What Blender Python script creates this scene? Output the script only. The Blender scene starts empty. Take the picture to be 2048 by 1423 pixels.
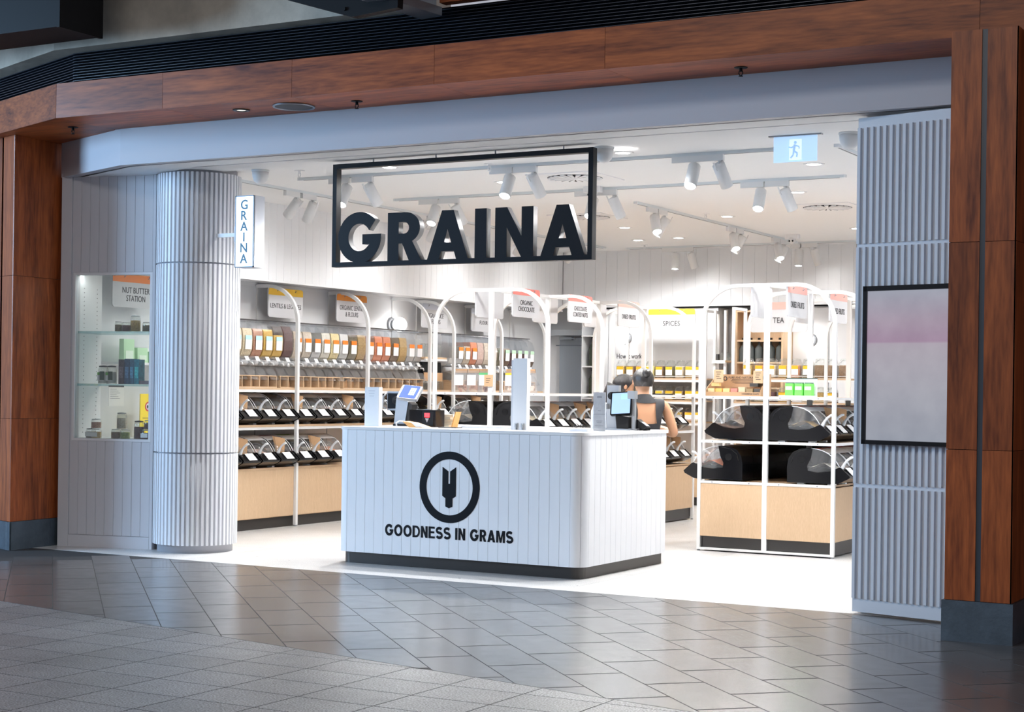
import bpy, bmesh, math, random
from mathutils import Vector, Matrix
random.seed(7)
SC = bpy.context.scene
COL = SC.collection
PI = math.pi

# ------------------------------------------------------------------ camera
cam_d = bpy.data.cameras.new('camera')
cam = bpy.data.objects.new('camera', cam_d)
COL.objects.link(cam)
cam_d.sensor_width = 36.0
cam_d.lens = 3316 / 2048 * 36.0
cam_d.shift_y = 69.5 / 2048
cam_d.clip_start = 0.1
cam_d.clip_end = 200
cam.matrix_world = (Matrix.Translation((0, 0, 1.32)) @ Matrix.Rotation(math.radians(29.5), 4, 'Z')
                    @ Matrix.Rotation(PI / 2, 4, 'X') @ Matrix.Rotation(math.radians(0.78), 4, 'Z'))
SC.camera = cam

# ------------------------------------------------------------------ world, daylight, exposure
SC.view_settings.view_transform = 'Standard'
SC.view_settings.look = 'None'
SC.view_settings.gamma = 1.0
SC.view_settings.use_curve_mapping = False
SC.view_settings.exposure = 0.45
W = bpy.data.worlds.new('mall_ambient')
SC.world = W
W.use_nodes = True
W.node_tree.nodes['Background'].inputs[0].default_value = (0.86, 0.88, 1.0, 1)
W.node_tree.nodes['Background'].inputs[1].default_value = 0.36


def area_light(name, loc, target, sx, sy, energy, color):
    d = bpy.data.lights.new(name, 'AREA')
    d.shape = 'RECTANGLE'
    d.size, d.size_y, d.energy, d.color = sx, sy, energy, color
    o = bpy.data.objects.new(name, d)
    COL.objects.link(o)
    o.location = loc
    o.rotation_euler = (Vector(target) - Vector(loc)).to_track_quat('-Z', 'Y').to_euler()
    return o


# clerestory daylight across the concourse, low and in front of the shop front
area_light('concourse_daylight', (-3.0, -7.5, 6.9), (-5.5, 9.6, 2.6), 8.0, 1.2, 12000, (0.93, 0.93, 1.0))
# added fill over the concourse; its floor bounce brightens the timber soffit
area_light('soffit_bounce_fill', (-4.5, 2.6, 5.12), (-4.5, 2.6, 0.0), 5.0, 2.6, 260, (1.0, 0.97, 0.95))
# daylight from the concourse entrance far left
area_light('entrance_daylight', (-16.0, 3.5, 3.2), (-7.5, 8.6, 0.2), 3.0, 3.0, 900, (0.42, 0.68, 1.0))

try:
    SC.cycles.max_bounces = 10
    SC.cycles.transparent_max_bounces = 24
    SC.cycles.diffuse_bounces = 5
    SC.cycles.glossy_bounces = 4
    SC.cycles.transmission_bounces = 6
    SC.cycles.sample_clamp_indirect = 6.0
    SC.cycles.caustics_reflective = False
    SC.cycles.caustics_refractive = False
except Exception:
    pass

# ------------------------------------------------------------------ materials
MATS = {}


def mat(name, col, rough=0.5, metal=0.0, emit=None, estr=0.0, var=0.0, vscale=6.0, bump=0.0, bscale=40.0, spec=0.5, coat=0.0, stretch=(1, 1, 1)):
    if name in MATS:
        return MATS[name]
    m = bpy.data.materials.new(name)
    m.use_nodes = True
    nt = m.node_tree
    b = nt.nodes['Principled BSDF']
    b.inputs['Base Color'].default_value = (*col, 1)
    b.inputs['Roughness'].default_value = rough
    b.inputs['Metallic'].default_value = metal
    b.inputs['Specular IOR Level'].default_value = spec
    if coat:
        b.inputs['Coat Weight'].default_value = coat
        b.inputs['Coat Roughness'].default_value = 0.08
    if emit:
        b.inputs['Emission Color'].default_value = (*emit, 1)
        b.inputs['Emission Strength'].default_value = estr
    if var or bump:
        tc = nt.nodes.new('ShaderNodeTexCoord')
        mp = nt.nodes.new('ShaderNodeMapping')
        mp.inputs['Scale'].default_value = stretch
        nt.links.new(tc.outputs['Object'], mp.inputs[0])
    if var:
        n = nt.nodes.new('ShaderNodeTexNoise')
        n.inputs['Scale'].default_value = vscale
        n.inputs['Detail'].default_value = 6
        n.inputs['Roughness'].default_value = 0.65
        nt.links.new(mp.outputs[0], n.inputs['Vector'])
        r = nt.nodes.new('ShaderNodeValToRGB')
        r.color_ramp.elements[0].position = 0.3
        r.color_ramp.elements[1].position = 0.7
        r.color_ramp.elements[0].color = (*[c * (1 - var) for c in col], 1)
        r.color_ramp.elements[1].color = (*[min(1, c * (1 + var)) for c in col], 1)
        nt.links.new(n.outputs['Fac'], r.inputs[0])
        nt.links.new(r.outputs[0], b.inputs['Base Color'])
    if bump:
        n2 = nt.nodes.new('ShaderNodeTexNoise')
        n2.inputs['Scale'].default_value = bscale
        n2.inputs['Detail'].default_value = 4
        nt.links.new(mp.outputs[0], n2.inputs['Vector'])
        bp = nt.nodes.new('ShaderNodeBump')
        bp.inputs['Strength'].default_value = bump
        bp.inputs['Distance'].default_value = 0.01
        nt.links.new(n2.outputs['Fac'], bp.inputs['Height'])
        nt.links.new(bp.outputs[0], b.inputs['Normal'])
    MATS[name] = m
    return m


def wood(name, dark, light, stretch, rough=0.32, scale=3.0, fine=0.35, coat=0.25, randomize=True):
    """figured timber: warped long grain plus fine pores, offset per panel"""
    if name in MATS:
        return MATS[name]
    m = bpy.data.materials.new(name)
    m.use_nodes = True
    nt = m.node_tree
    L = nt.links.new
    b = nt.nodes['Principled BSDF']
    b.inputs['Roughness'].default_value = rough
    b.inputs['Specular IOR Level'].default_value = 0.3
    b.inputs['Coat Weight'].default_value = coat
    b.inputs['Coat Roughness'].default_value = 0.15
    tc = nt.nodes.new('ShaderNodeTexCoord')
    oi = nt.nodes.new('ShaderNodeObjectInfo')
    add = nt.nodes.new('ShaderNodeVectorMath')
    add.operation = 'ADD'
    mul = nt.nodes.new('ShaderNodeVectorMath')
    mul.operation = 'SCALE'
    mul.inputs[0].default_value = (37.0, 53.0, 71.0)
    L(oi.outputs['Random'], mul.inputs['Scale'])
    L(tc.outputs['Object'], add.inputs[0])
    L(mul.outputs[0], add.inputs[1])
    mp = nt.nodes.new('ShaderNodeMapping')
    mp.inputs['Scale'].default_value = stretch
    L(add.outputs[0], mp.inputs[0])
    n1 = nt.nodes.new('ShaderNodeTexNoise')
    n1.inputs['Scale'].default_value = scale
    n1.inputs['Detail'].default_value = 8
    n1.inputs['Roughness'].default_value = 0.62
    n1.inputs['Distortion'].default_value = 1.3
    L(mp.outputs[0], n1.inputs['Vector'])
    n2 = nt.nodes.new('ShaderNodeTexNoise')
    n2.inputs['Scale'].default_value = scale * 9
    n2.inputs['Detail'].default_value = 5
    L(mp.outputs[0], n2.inputs['Vector'])
    mx = nt.nodes.new('ShaderNodeMix')
    mx.data_type = 'FLOAT'
    mx.inputs[0].default_value = fine
    L(n1.outputs['Fac'], mx.inputs[2])
    L(n2.outputs['Fac'], mx.inputs[3])
    r = nt.nodes.new('ShaderNodeValToRGB')
    r.color_ramp.elements[0].position = 0.32
    r.color_ramp.elements[1].position = 0.68
    r.color_ramp.elements[0].color = (*dark, 1)
    r.color_ramp.elements[1].color = (*light, 1)
    L(mx.outputs[0], r.inputs[0])
    hsv = nt.nodes.new('ShaderNodeHueSaturation')
    L(r.outputs[0], hsv.inputs['Color'])
    mr = nt.nodes.new('ShaderNodeMapRange')
    mr.inputs[3].default_value = 0.82 if randomize else 0.97
    mr.inputs[4].default_value = 1.18 if randomize else 1.03
    L(oi.outputs['Random'], mr.inputs[0])
    L(mr.outputs[0], hsv.inputs['Value'])
    L(hsv.outputs[0], b.inputs['Base Color'])
    MATS[name] = m
    return m


def tile_mat(name, col, rough, var, vscale, fleck=0.0, fscale=300, bump=0.0):
    """stone tile: soft cloudiness, flecks, slight tone shift from tile to tile"""
    if name in MATS:
        return MATS[name]
    m = bpy.data.materials.new(name)
    m.use_nodes = True
    nt = m.node_tree
    L = nt.links.new
    b = nt.nodes['Principled BSDF']
    tc = nt.nodes.new('ShaderNodeTexCoord')
    n = nt.nodes.new('ShaderNodeTexNoise')
    n.inputs['Scale'].default_value = vscale
    n.inputs['Detail'].default_value = 5
    L(tc.outputs['Object'], n.inputs['Vector'])
    r = nt.nodes.new('ShaderNodeValToRGB')
    r.color_ramp.elements[0].position = 0.3
    r.color_ramp.elements[1].position = 0.7
    r.color_ramp.elements[0].color = (*[c * (1 - var) for c in col], 1)
    r.color_ramp.elements[1].color = (*[c * (1 + var) for c in col], 1)
    L(n.outputs['Fac'], r.inputs[0])
    out = r.outputs[0]
    if fleck:
        f = nt.nodes.new('ShaderNodeTexNoise')
        f.inputs['Scale'].default_value = fscale
        f.inputs['Detail'].default_value = 2
        L(tc.outputs['Object'], f.inputs['Vector'])
        fr = nt.nodes.new('ShaderNodeValToRGB')
        fr.color_ramp.elements[0].position = 0.36
        fr.color_ramp.elements[1].position = 0.64
        fr.color_ramp.elements[0].color = (1 - fleck, 1 - fleck, 1 - fleck, 1)
        fr.color_ramp.elements[1].color = (1 + fleck, 1 + fleck, 1 + fleck, 1)
        L(f.outputs['Fac'], fr.inputs[0])
        mm = nt.nodes.new('ShaderNodeMix')
        mm.data_type = 'RGBA'
        mm.blend_type = 'MULTIPLY'
        mm.inputs[0].default_value = 1.0
        L(out, mm.inputs[6])
        L(fr.outputs[0], mm.inputs[7])
        out = mm.outputs[2]
    oi = nt.nodes.new('ShaderNodeObjectInfo')
    mr = nt.nodes.new('ShaderNodeMapRange')
    mr.inputs[3].default_value = 0.88
    mr.inputs[4].default_value = 1.12
    L(oi.outputs['Random'], mr.inputs[0])
    hsv = nt.nodes.new('ShaderNodeHueSaturation')
    L(out, hsv.inputs['Color'])
    L(mr.outputs[0], hsv.inputs['Value'])
    L(hsv.outputs[0], b.inputs['Base Color'])
    n3 = nt.nodes.new('ShaderNodeTexNoise')
    n3.inputs['Scale'].default_value = 9
    n3.inputs['Detail'].default_value = 4
    L(tc.outputs['Object'], n3.inputs['Vector'])
    rr = nt.nodes.new('ShaderNodeMapRange')
    rr.inputs[3].default_value = rough * 0.8
    rr.inputs[4].default_value = rough * 1.2
    L(n3.outputs['Fac'], rr.inputs[0])
    L(rr.outputs[0], b.inputs['Roughness'])
    if bump:
        bp = nt.nodes.new('ShaderNodeBump')
        bp.inputs['Strength'].default_value = bump
        bp.inputs['Distance'].default_value = 0.004
        L(n3.outputs['Fac'], bp.inputs['Height'])
        L(bp.outputs[0], b.inputs['Normal'])
    MATS[name] = m
    return m


def clear(name, tint=(0.96, 0.975, 0.99), gloss=0.06, haze=0.02, rough=0.06):
    """thin clear plastic or glass: mostly transparent, a little sheen and haze"""
    if name in MATS:
        return MATS[name]
    m = bpy.data.materials.new(name)
    m.use_nodes = True
    nt = m.node_tree
    L = nt.links.new
    nt.nodes.remove(nt.nodes['Principled BSDF'])
    out = nt.nodes['Material Output']
    tr = nt.nodes.new('ShaderNodeBsdfTransparent')
    tr.inputs[0].default_value = (*tint, 1)
    gl = nt.nodes.new('ShaderNodeBsdfGlossy')
    gl.inputs['Roughness'].default_value = rough
    df = nt.nodes.new('ShaderNodeBsdfDiffuse')
    df.inputs[0].default_value = (0.9, 0.92, 0.95, 1)
    lw = nt.nodes.new('ShaderNodeLayerWeight')
    lw.inputs['Blend'].default_value = 0.35
    ad = nt.nodes.new('ShaderNodeMath')
    ad.operation = 'MULTIPLY_ADD'
    ad.inputs[1].default_value = 0.40
    ad.inputs[2].default_value = gloss
    L(lw.outputs['Facing'], ad.inputs[0])
    m1 = nt.nodes.new('ShaderNodeMixShader')
    L(ad.outputs[0], m1.inputs[0])
    L(tr.outputs[0], m1.inputs[1])
    L(gl.outputs[0], m1.inputs[2])
    m2 = nt.nodes.new('ShaderNodeMixShader')
    m2.inputs[0].default_value = haze
    L(m1.outputs[0], m2.inputs[1])
    L(df.outputs[0], m2.inputs[2])
    L(m2.outputs[0], out.inputs['Surface'])
    MATS[name] = m
    return m


WHITE = mat('white_paint', (0.80, 0.80, 0.81), 0.45)
WALLW = mat('white_board_paint', (0.78, 0.79, 0.81), 0.42, var=0.02, vscale=2)
CEIL = mat('ceiling_paint', (0.82, 0.82, 0.82), 0.7)
FRAME = mat('white_powder_coat', (0.76, 0.76, 0.76), 0.35)
BLACK = mat('black_plastic', (0.004, 0.004, 0.005), 0.20, spec=0.3)
BLACKM = mat('black_matte', (0.007, 0.007, 0.008), 0.55, spec=0.15)
VINYL = mat('black_vinyl', (0.004, 0.004, 0.006), 0.45, spec=0.15)
DARKM = mat('dark_bronze_metal', (0.045, 0.042, 0.040), 0.35, metal=0.6)
GREYM = mat('grey_metal', (0.30, 0.32, 0.35), 0.35, metal=0.7)
SILVER = mat('silver_plastic', (0.27, 0.28, 0.30), 0.4, metal=0.3)
OAK = wood('pale_oak_laminate', (0.52, 0.36, 0.225), (0.64, 0.46, 0.30), (14, 14, 1.2), rough=0.5, scale=2.5, fine=0.6, coat=0.0, randomize=False)
OAKX = wood('pale_oak_shelf', (0.52, 0.36, 0.225), (0.64, 0.46, 0.30), (2, 2, 14), rough=0.5, scale=2.5, fine=0.6, coat=0.0, randomize=False)
TIMH = wood('red_timber_horizontal', (0.085, 0.014, 0.005), (0.49, 0.130, 0.034), (0.42, 3.5, 4.2), scale=1.7, rough=0.45, coat=0.03)
TIMV = wood('red_timber_vertical', (0.072, 0.012, 0.004), (0.41, 0.105, 0.027), (4.2, 4.2, 0.42), scale=1.7, rough=0.42, coat=0.05)
BROWNP = mat('kraft_paper', (0.42, 0.25, 0.13), 0.8, var=0.08, vscale=12)
PAPER = mat('white_paper', (0.82, 0.82, 0.83), 0.6)
CLEAR = clear('clear_acrylic', rough=0.16)
GLASS = clear('jar_glass', (0.95, 0.97, 0.96), 0.06, 0.012, 0.05)
PANE = clear('window_glass', (0.93, 0.97, 0.96), 0.03, 0.0, 0.02)
GSHELF = clear('shelf_glass', (0.72, 0.86, 0.88), 0.06, 0.03, 0.03)

# ------------------------------------------------------------------ mesh helpers


class MB:
    def __init__(s):
        s.v, s.f, s.sm = [], [], []

    def add(s, verts, faces, smooth=False):
        o = len(s.v)
        s.v += [tuple(p) for p in verts]
        s.f += [tuple(i + o for i in f) for f in faces]
        s.sm += [smooth] * len(faces)
        return s

    def box(s, x0, x1, y0, y1, z0, z1):
        v = [(x, y, z) for z in (z0, z1) for y in (y0, y1) for x in (x0, x1)]
        f = [(0, 2, 3, 1), (4, 5, 7, 6), (0, 1, 5, 4), (2, 6, 7, 3), (0, 4, 6, 2), (1, 3, 7, 5)]
        return s.add(v, f)

    def prism(s, poly, a0, a1, axis='z', smooth=False):
        """extrude a 2-D polygon; axis z: (x,y), y: (x,z), x: (y,z)"""
        n = len(poly)

        def P(p, a):
            return {'z': (p[0], p[1], a), 'y': (p[0], a, p[1]), 'x': (a, p[0], p[1])}[axis]
        v = [P(p, a0) for p in poly] + [P(p, a1) for p in poly]
        s.add(v, [tuple(range(n))[::-1], tuple(range(n, 2 * n))])
        o = len(s.v) - 2 * n
        for i in range(n):
            j = (i + 1) % n
            s.f.append((o + i, o + j, o + n + j, o + n + i))
            s.sm.append(smooth)
        return s

    def lathe(s, prof, n=16, c=(0, 0, 0), smooth=True):
        v, f = [], []
        for r, z in prof:
            for k in range(n):
                a = 2 * PI * k / n
                v.append((c[0] + r * math.cos(a), c[1] + r * math.sin(a), c[2] + z))
        m = len(prof)
        for i in range(m - 1):
            for k in range(n):
                k2 = (k + 1) % n
                f.append((i * n + k, i * n + k2, (i + 1) * n + k2, (i + 1) * n + k))
        s.add(v, f, smooth)
        o = len(s.v) - len(v)
        if prof[0][0] > 1e-5:
            s.f.append(tuple(o + k for k in range(n))[::-1])
            s.sm.append(False)
        if prof[-1][0] > 1e-5:
            s.f.append(tuple(o + (m - 1) * n + k for k in range(n)))
            s.sm.append(False)
        return s

    def tube(s, pts, r, n=8, smooth=True, square=None, upv=None):
        """sweep a circle (or a rectangle square=(w,h)) along points"""
        pts = [Vector(p) for p in pts]
        m = len(pts)
        rings = []
        prev = None
        for i, p in enumerate(pts):
            if i == 0:
                t = pts[1] - p
            elif i == m - 1:
                t = p - pts[i - 1]
            else:
                t = (pts[i + 1] - p).normalized() + (p - pts[i - 1]).normalized()
            t.normalize()
            if prev is None:
                u = Vector(upv) if upv else (Vector((0, 0, 1)) if abs(t.z) < 0.9 else Vector((0, 1, 0)))
            else:
                u = prev
            u = (u - t * u.dot(t)).normalized()
            w = t.cross(u)
            prev = u
            rr = r[i] if isinstance(r, (list, tuple)) else r
            if square:
                a, b = square[0] / 2, square[1] / 2
                rings.append([p + w * x + u * y for x, y in ((-a, -b), (a, -b), (a, b), (-a, b))])
            else:
                rings.append([p + (w * math.cos(2 * PI * k / n) + u * math.sin(2 * PI * k / n)) * rr for k in range(n)])
        nn = len(rings[0])
        v = [q for rg in rings for q in rg]
        f = []
        for i in range(m - 1):
            for k in range(nn):
                k2 = (k + 1) % nn
                f.append((i * nn + k, i * nn + k2, (i + 1) * nn + k2, (i + 1) * nn + k))
        s.add(v, f, smooth and not square)
        s.add(rings[0], [tuple(range(nn))[::-1]])
        s.add(rings[-1], [tuple(range(nn))])
        return s

    def ball(s, c, r, n=12, m=8, sc=(1, 1, 1)):
        prof = []
        v = []
        for i in range(m + 1):
            a = -PI / 2 + PI * i / m
            for k in range(n):
                b = 2 * PI * k / n
                v.append((c[0] + r * sc[0] * math.cos(a) * math.cos(b), c[1] + r * sc[1] * math.cos(a) * math.sin(b), c[2] + r * sc[2] * math.sin(a)))
        f = [(i * n + k, i * n + (k + 1) % n, (i + 1) * n + (k + 1) % n, (i + 1) * n + k) for i in range(m) for k in range(n)]
        return s.add(v, f, True)

    def mesh(s, name):
        me = bpy.data.meshes.new(name)
        me.from_pydata(s.v, [], s.f)
        me.polygons.foreach_set('use_smooth', s.sm)
        bm = bmesh.new()
        bm.from_mesh(me)
        bmesh.ops.remove_doubles(bm, verts=bm.verts, dist=1e-6)
        bmesh.ops.recalc_face_normals(bm, faces=bm.faces)
        bm.to_mesh(me)
        bm.free()
        me.update()
        return me


def link(name, me, m=None, parent=None, loc=None, rotz=None, mw=None):
    if m is not None and len(me.materials) == 0:
        me.materials.append(m)
    o = bpy.data.objects.new(name, me)
    COL.objects.link(o)
    if parent is not None:
        o.parent = parent
    if mw is not None:
        o.matrix_local = mw
    else:
        if loc is not None:
            o.location = loc
        if rotz is not None:
            o.rotation_euler = (0, 0, rotz)
    return o


def obj(name, mb, m, parent=None, loc=None, rotz=None, mw=None):
    return link(name, mb.mesh(name), m, parent, loc, rotz, mw)


def mobj(name, me, m, parent=None, loc=None, rotz=None, mw=None):
    """object on shared mesh data with its own material in the object slot"""
    if len(me.materials) == 0:
        me.materials.append(m)
    o = link(name, me, None, parent, loc, rotz, mw)
    o.material_slots[0].link = 'OBJECT'
    o.material_slots[0].material = m
    return o


def tag(o, label=None, cat=None, group=None, kind=None):
    if label:
        o['label'] = label
    if cat:
        o['category'] = cat
    if group:
        o['group'] = group
    if kind:
        o['kind'] = kind
    return o


def thing(name, label, cat, loc=(0, 0, 0), rotz=0.0, group=None):
    o = bpy.data.objects.new(name, None)
    o.empty_display_size = 0.05
    COL.objects.link(o)
    o.location = loc
    o.rotation_euler = (0, 0, rotz)
    return tag(o, label, cat, group)


def struct(name, mb, m, label=None, parent=None):
    o = obj(name, mb, m, parent)
    o['kind'] = 'structure'
    if label:
        o['label'] = label
    return o


ORD = ['first', 'second', 'third', 'fourth', 'fifth', 'sixth', 'seventh', 'eighth', 'ninth', 'tenth', 'eleventh', 'twelfth',
       'thirteenth', 'fourteenth', 'fifteenth', 'sixteenth', 'seventeenth', 'eighteenth', 'nineteenth', 'twentieth',
       'twenty-first', 'twenty-second', 'twenty-third', 'twenty-fourth']


def basis(origin, right, up):
    r = Vector(right).normalized()
    u = Vector(up).normalized()
    n = r.cross(u)
    return Matrix(((r.x, u.x, n.x, origin[0]), (r.y, u.y, n.y, origin[1]), (r.z, u.z, n.z, origin[2]), (0, 0, 0, 1)))


def curve_mesh(splines, depth):
    """filled 2-D outlines with holes, extruded"""
    cu = bpy.data.curves.new('outline', 'CURVE')
    cu.dimensions = '2D'
    cu.fill_mode = 'BOTH'
    cu.extrude = depth / 2
    for pts in splines:
        sp = cu.splines.new('POLY')
        sp.points.add(len(pts) - 1)
        for p, q in zip(sp.points, pts):
            p.co = (q[0], q[1], 0, 1)
        sp.use_cyclic_u = True
    o = bpy.data.objects.new('outline', cu)
    me = bpy.data.meshes.new_from_object(o)
    bpy.data.objects.remove(o)
    bpy.data.curves.remove(cu)
    return me


def fit(me, w, h):
    xs = [v.co.x for v in me.vertices]
    ys = [v.co.y for v in me.vertices]
    x0, x1, y0, y1 = min(xs), max(xs), min(ys), max(ys)
    sx = w / (x1 - x0) if w else None
    sy = h / (y1 - y0) if h else None
    sx = sx or sy
    sy = sy or sx
    for v in me.vertices:
        v.co.x = (v.co.x - (x0 + x1) / 2) * sx
        v.co.y = (v.co.y - (y0 + y1) / 2) * sy
    return me


def text_mesh(body, w=None, h=None, depth=0.002, bold=0.0):
    cu = bpy.data.curves.new('lettering', 'FONT')
    cu.body = body
    cu.align_x = 'CENTER'
    cu.offset = bold
    cu.space_line = 0.95
    cu.extrude = 0.01
    cu.resolution_u = 3
    o = bpy.data.objects.new('lettering', cu)
    COL.objects.link(o)
    bpy.context.view_layer.update()
    me = bpy.data.meshes.new_from_object(o.evaluated_get(bpy.context.evaluated_depsgraph_get()))
    bpy.data.objects.remove(o)
    bpy.data.curves.remove(cu)
    fit(me, w, h)
    for v in me.vertices:
        v.co.z = depth / 2 if v.co.z > 0 else -depth / 2
    return me


def rrect(w, h, r, n=5, corners=(1, 1, 1, 1)):
    """rounded rectangle outline centred on 0; corners: br, tr, tl, bl"""
    pts = []
    for (cx, cy, a0), on in zip(((w / 2 - r, -h / 2 + r, -PI / 2), (w / 2 - r, h / 2 - r, 0), (-w / 2 + r, h / 2 - r, PI / 2), (-w / 2 + r, -h / 2 + r, PI)), corners):
        if not on:
            pts.append((math.copysign(w / 2, cx), math.copysign(h / 2, cy)))
            continue
        for k in range(n + 1):
            a = a0 + PI / 2 * k / n
            pts.append((cx + r * math.cos(a), cy + r * math.sin(a)))
    return pts


def clip_poly(poly, hp):
    """clip a convex polygon by half planes (a,b,c): keep a*x+b*y>=c"""
    for a, b, c in hp:
        out = []
        n = len(poly)
        for i in range(n):
            p, q = poly[i], poly[(i + 1) % n]
            dp, dq = a * p[0] + b * p[1] - c, a * q[0] + b * q[1] - c
            if dp >= 0:
                out.append(p)
            if dp * dq < 0:
                t = dp / (dp - dq)
                out.append((p[0] + (q[0] - p[0]) * t, p[1] + (q[1] - p[1]) * t))
        poly = out
        if len(poly) < 3:
            return []
    return poly


def parea(p):
    return abs(sum(p[i][0] * p[(i + 1) % len(p)][1] - p[(i + 1) % len(p)][0] * p[i][1] for i in range(len(p)))) / 2


def boards(parent, p0, p1, z0, z1, width, thick, m, name='board', groove=0.004, spans=None):
    """vertical V-jointed boards in front of the line p0->p1 (front is to its right), each its own object"""
    p0, p1 = Vector((*p0, 0)), Vector((*p1, 0))
    d = p1 - p0
    L = d.length
    n = max(1, round(L / width))
    w = L / n
    d.normalize()
    nrm = Vector((d.y, -d.x, 0))
    g = groove
    sec = [(0.0005, 0), (w - 0.0005, 0), (w - 0.0005, thick - g), (w - g * 0.6, thick), (g * 0.6, thick), (0.0005, thick - g)]
    cache = {}
    for i in range(n):
        zz = spans(i, n, i * w, w) if spans else [(z0, z1)]
        for (a, b) in zz:
            k = (round(a, 4), round(b, 4))
            if k not in cache:
                cache[k] = MB().prism([(x, -y) for x, y in sec], a, b, 'z').mesh(name)
            o = link(name, cache[k], m, parent)
            q = p0 + d * (i * w)
            o.matrix_local = Matrix(((d.x, -nrm.x, 0, q.x), (d.y, -nrm.y, 0, q.y), (0, 0, 1, 0), (0, 0, 0, 1)))
    return n, w
# ------------------------------------------------------------------ floors
DARKT = tile_mat('dark_basalt_tile', (0.080, 0.081, 0.085), 0.23, 0.16, 2.5, bump=0.03)
GRAN = tile_mat('flecked_granite_tile', (0.125, 0.13, 0.14), 0.42, 0.12, 3.0, fleck=0.85, fscale=115)
GROUT = mat('dark_grout', (0.025, 0.025, 0.027), 0.8)
PALE = tile_mat('pale_terrazzo', (0.57, 0.565, 0.56), 0.30, 0.05, 4.0, fleck=0.22, fscale=130)

fl = struct('floor', MB().box(-18, 6, -10, 9.76, -0.08, -0.012), GRAN, 'tiled mall concourse floor')
obj('grout_bed', MB().box(-13.0, -1.0, 4.0, 9.758, -0.0119, -0.0012), GROUT, fl)
for x0, x1, y0, y1 in ((-18, 6, -10, 4.0), (-18, -13.0, 4.0, 9.758), (-1.0, 6, 4.0, 9.758)):
    obj('paving', MB().box(x0, x1, y0, y1, -0.0119, 0.0), GRAN, fl)
# granite / basalt boundary runs from (-7.7,7.26) to (-2.74,6.36)
bx, by, ex, ey = -7.70, 7.262, -2.745, 6.36
nx, ny = -(ey - by), (ex - bx)
ln = math.hypot(nx, ny)
nx, ny = nx / ln, ny / ln
bc = nx * bx + ny * by
g2, g3 = 0.0035, 0.007
hpd = [(nx, ny, bc + g2), (0, -1, -9.757), (1, 0, -14.5), (-1, 0, -1.0)]
hpg = [(-nx, -ny, -bc + g2), (1, 0, -12.0), (-1, 0, -1.0), (0, 1, 4.0)]
# only tiles in and beside the view are laid one by one
R45 = 0.406
for k in range(-14, 26):
    s0, s1 = 0.028 + k * R45 + g2, 0.028 + (k + 1) * R45 - g2
    off = 0.436 * ((k - 7) % 2)
    for j in range(-8, 12):
        d0 = -11.743 + off + j * 0.872 + g3 * 1.41
        d1 = d0 + 0.872 - 2 * g3 * 1.41
        poly = [((s + d) / 2, (s - d) / 2) for s, d in ((s0, d0), (s0, d1), (s1, d1), (s1, d0))]
        poly = clip_poly(poly[::-1], hpd)
        if len(poly) >= 3 and parea(poly) > 0.002:
            cx = sum(p[0] for p in poly) / len(poly)
            cy = sum(p[1] for p in poly) / len(poly)
            # inside (or just outside) the camera's view wedge
            dep = -0.4924 * cx + 0.8704 * cy
            lat = 0.8704 * cx + 0.4924 * cy
            if abs(lat) < dep * 0.309 + 2.0:
                obj('tile', MB().prism(poly, -0.02, 0.0, 'z'), DARKT, fl)
for i in range(-16, 22):
    for j in range(-8, 14):
        x0, y0 = -5.06 + i * 0.39 + g2, 6.03 + j * 0.295 + g2
        x1, y1 = x0 + 0.39 - 2 * g2, y0 + 0.295 - 2 * g2
        poly = clip_poly([(x0, y0), (x1, y0), (x1, y1), (x0, y1)], hpg)
        if len(poly) >= 3 and parea(poly) > 0.0012:
            cx = sum(p[0] for p in poly) / len(poly)
            cy = sum(p[1] for p in poly) / len(poly)
            dep = -0.4924 * cx + 0.8704 * cy
            lat = 0.8704 * cx + 0.4924 * cy
            if dep > 5.4 and abs(lat) < dep * 0.309 + 1.6:
                obj('tile', MB().prism(poly, -0.02, 0.0, 'z'), GRAN, fl)

fs = struct('floor_shop', MB().box(-12, -2.5, 9.76, 20.2, -0.06, -0.004), GROUT, 'pale terrazzo floor of the shop')
for (x0, x1, y0, y1) in ((-11.9, -8.4, 9.762, 10.875), (-8.4, -5.13, 9.762, 10.875), (-5.13, -2.55, 9.762, 10.875),
                         (-11.9, -8.4, 10.879, 13.9), (-8.4, -5.13, 10.879, 13.9), (-5.13, -2.55, 10.879, 13.9),
                         (-11.9, -8.4, 13.904, 20.1), (-8.4, -5.13, 13.904, 20.1), (-5.13, -2.55, 13.904, 20.1)):
    obj('slab', MB().box(x0 + 0.0015, x1 - 0.0015, y0, y1, -0.03, 0.0), PALE, fs)

# ------------------------------------------------------------------ overhead: timber beam, grille, concrete
Z3, ZS, ZC = 3.30, 3.02, 3.06
bz = struct('beam_timber', MB().box(-9.0, 0.0, 9.16, 9.60, 3.33, 3.52).prism([(-9.0, 9.16), (-9.0, 9.5), (-14.4, 11.6), (-14.4, 11.2)], 3.33, 3.52, 'z'),
            BLACKM, 'red timber clad beam over the shop front')
bj = [-9.05, -8.03, -6.895, -5.76, -4.535, -2.265, -0.6]


def yb(x):
    return 9.05 + (x + 9.05) * 0.0145


for a, b in zip(bj[:-1], bj[1:]):
    a2, b2 = a + 0.0012, b - 0.0012
    obj('panel', MB().prism([(a2, yb(a2)), (b2, yb(b2)), (b2, yb(b2) + 0.03), (a2, yb(a2) + 0.03)], Z3, 3.555, 'z'), TIMH, bz)
    obj('soffit_panel', MB().prism([(a2, yb(a2) + 0.031), (b2, yb(b2) + 0.031), (b2, 9.66), (a2, 9.66)], Z3 + 0.001, Z3 + 0.025, 'z'), TIMH, bz)
# left facet of the beam, turning away
LD = Vector((-0.936, 0.352, 0)).normalized()


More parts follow.
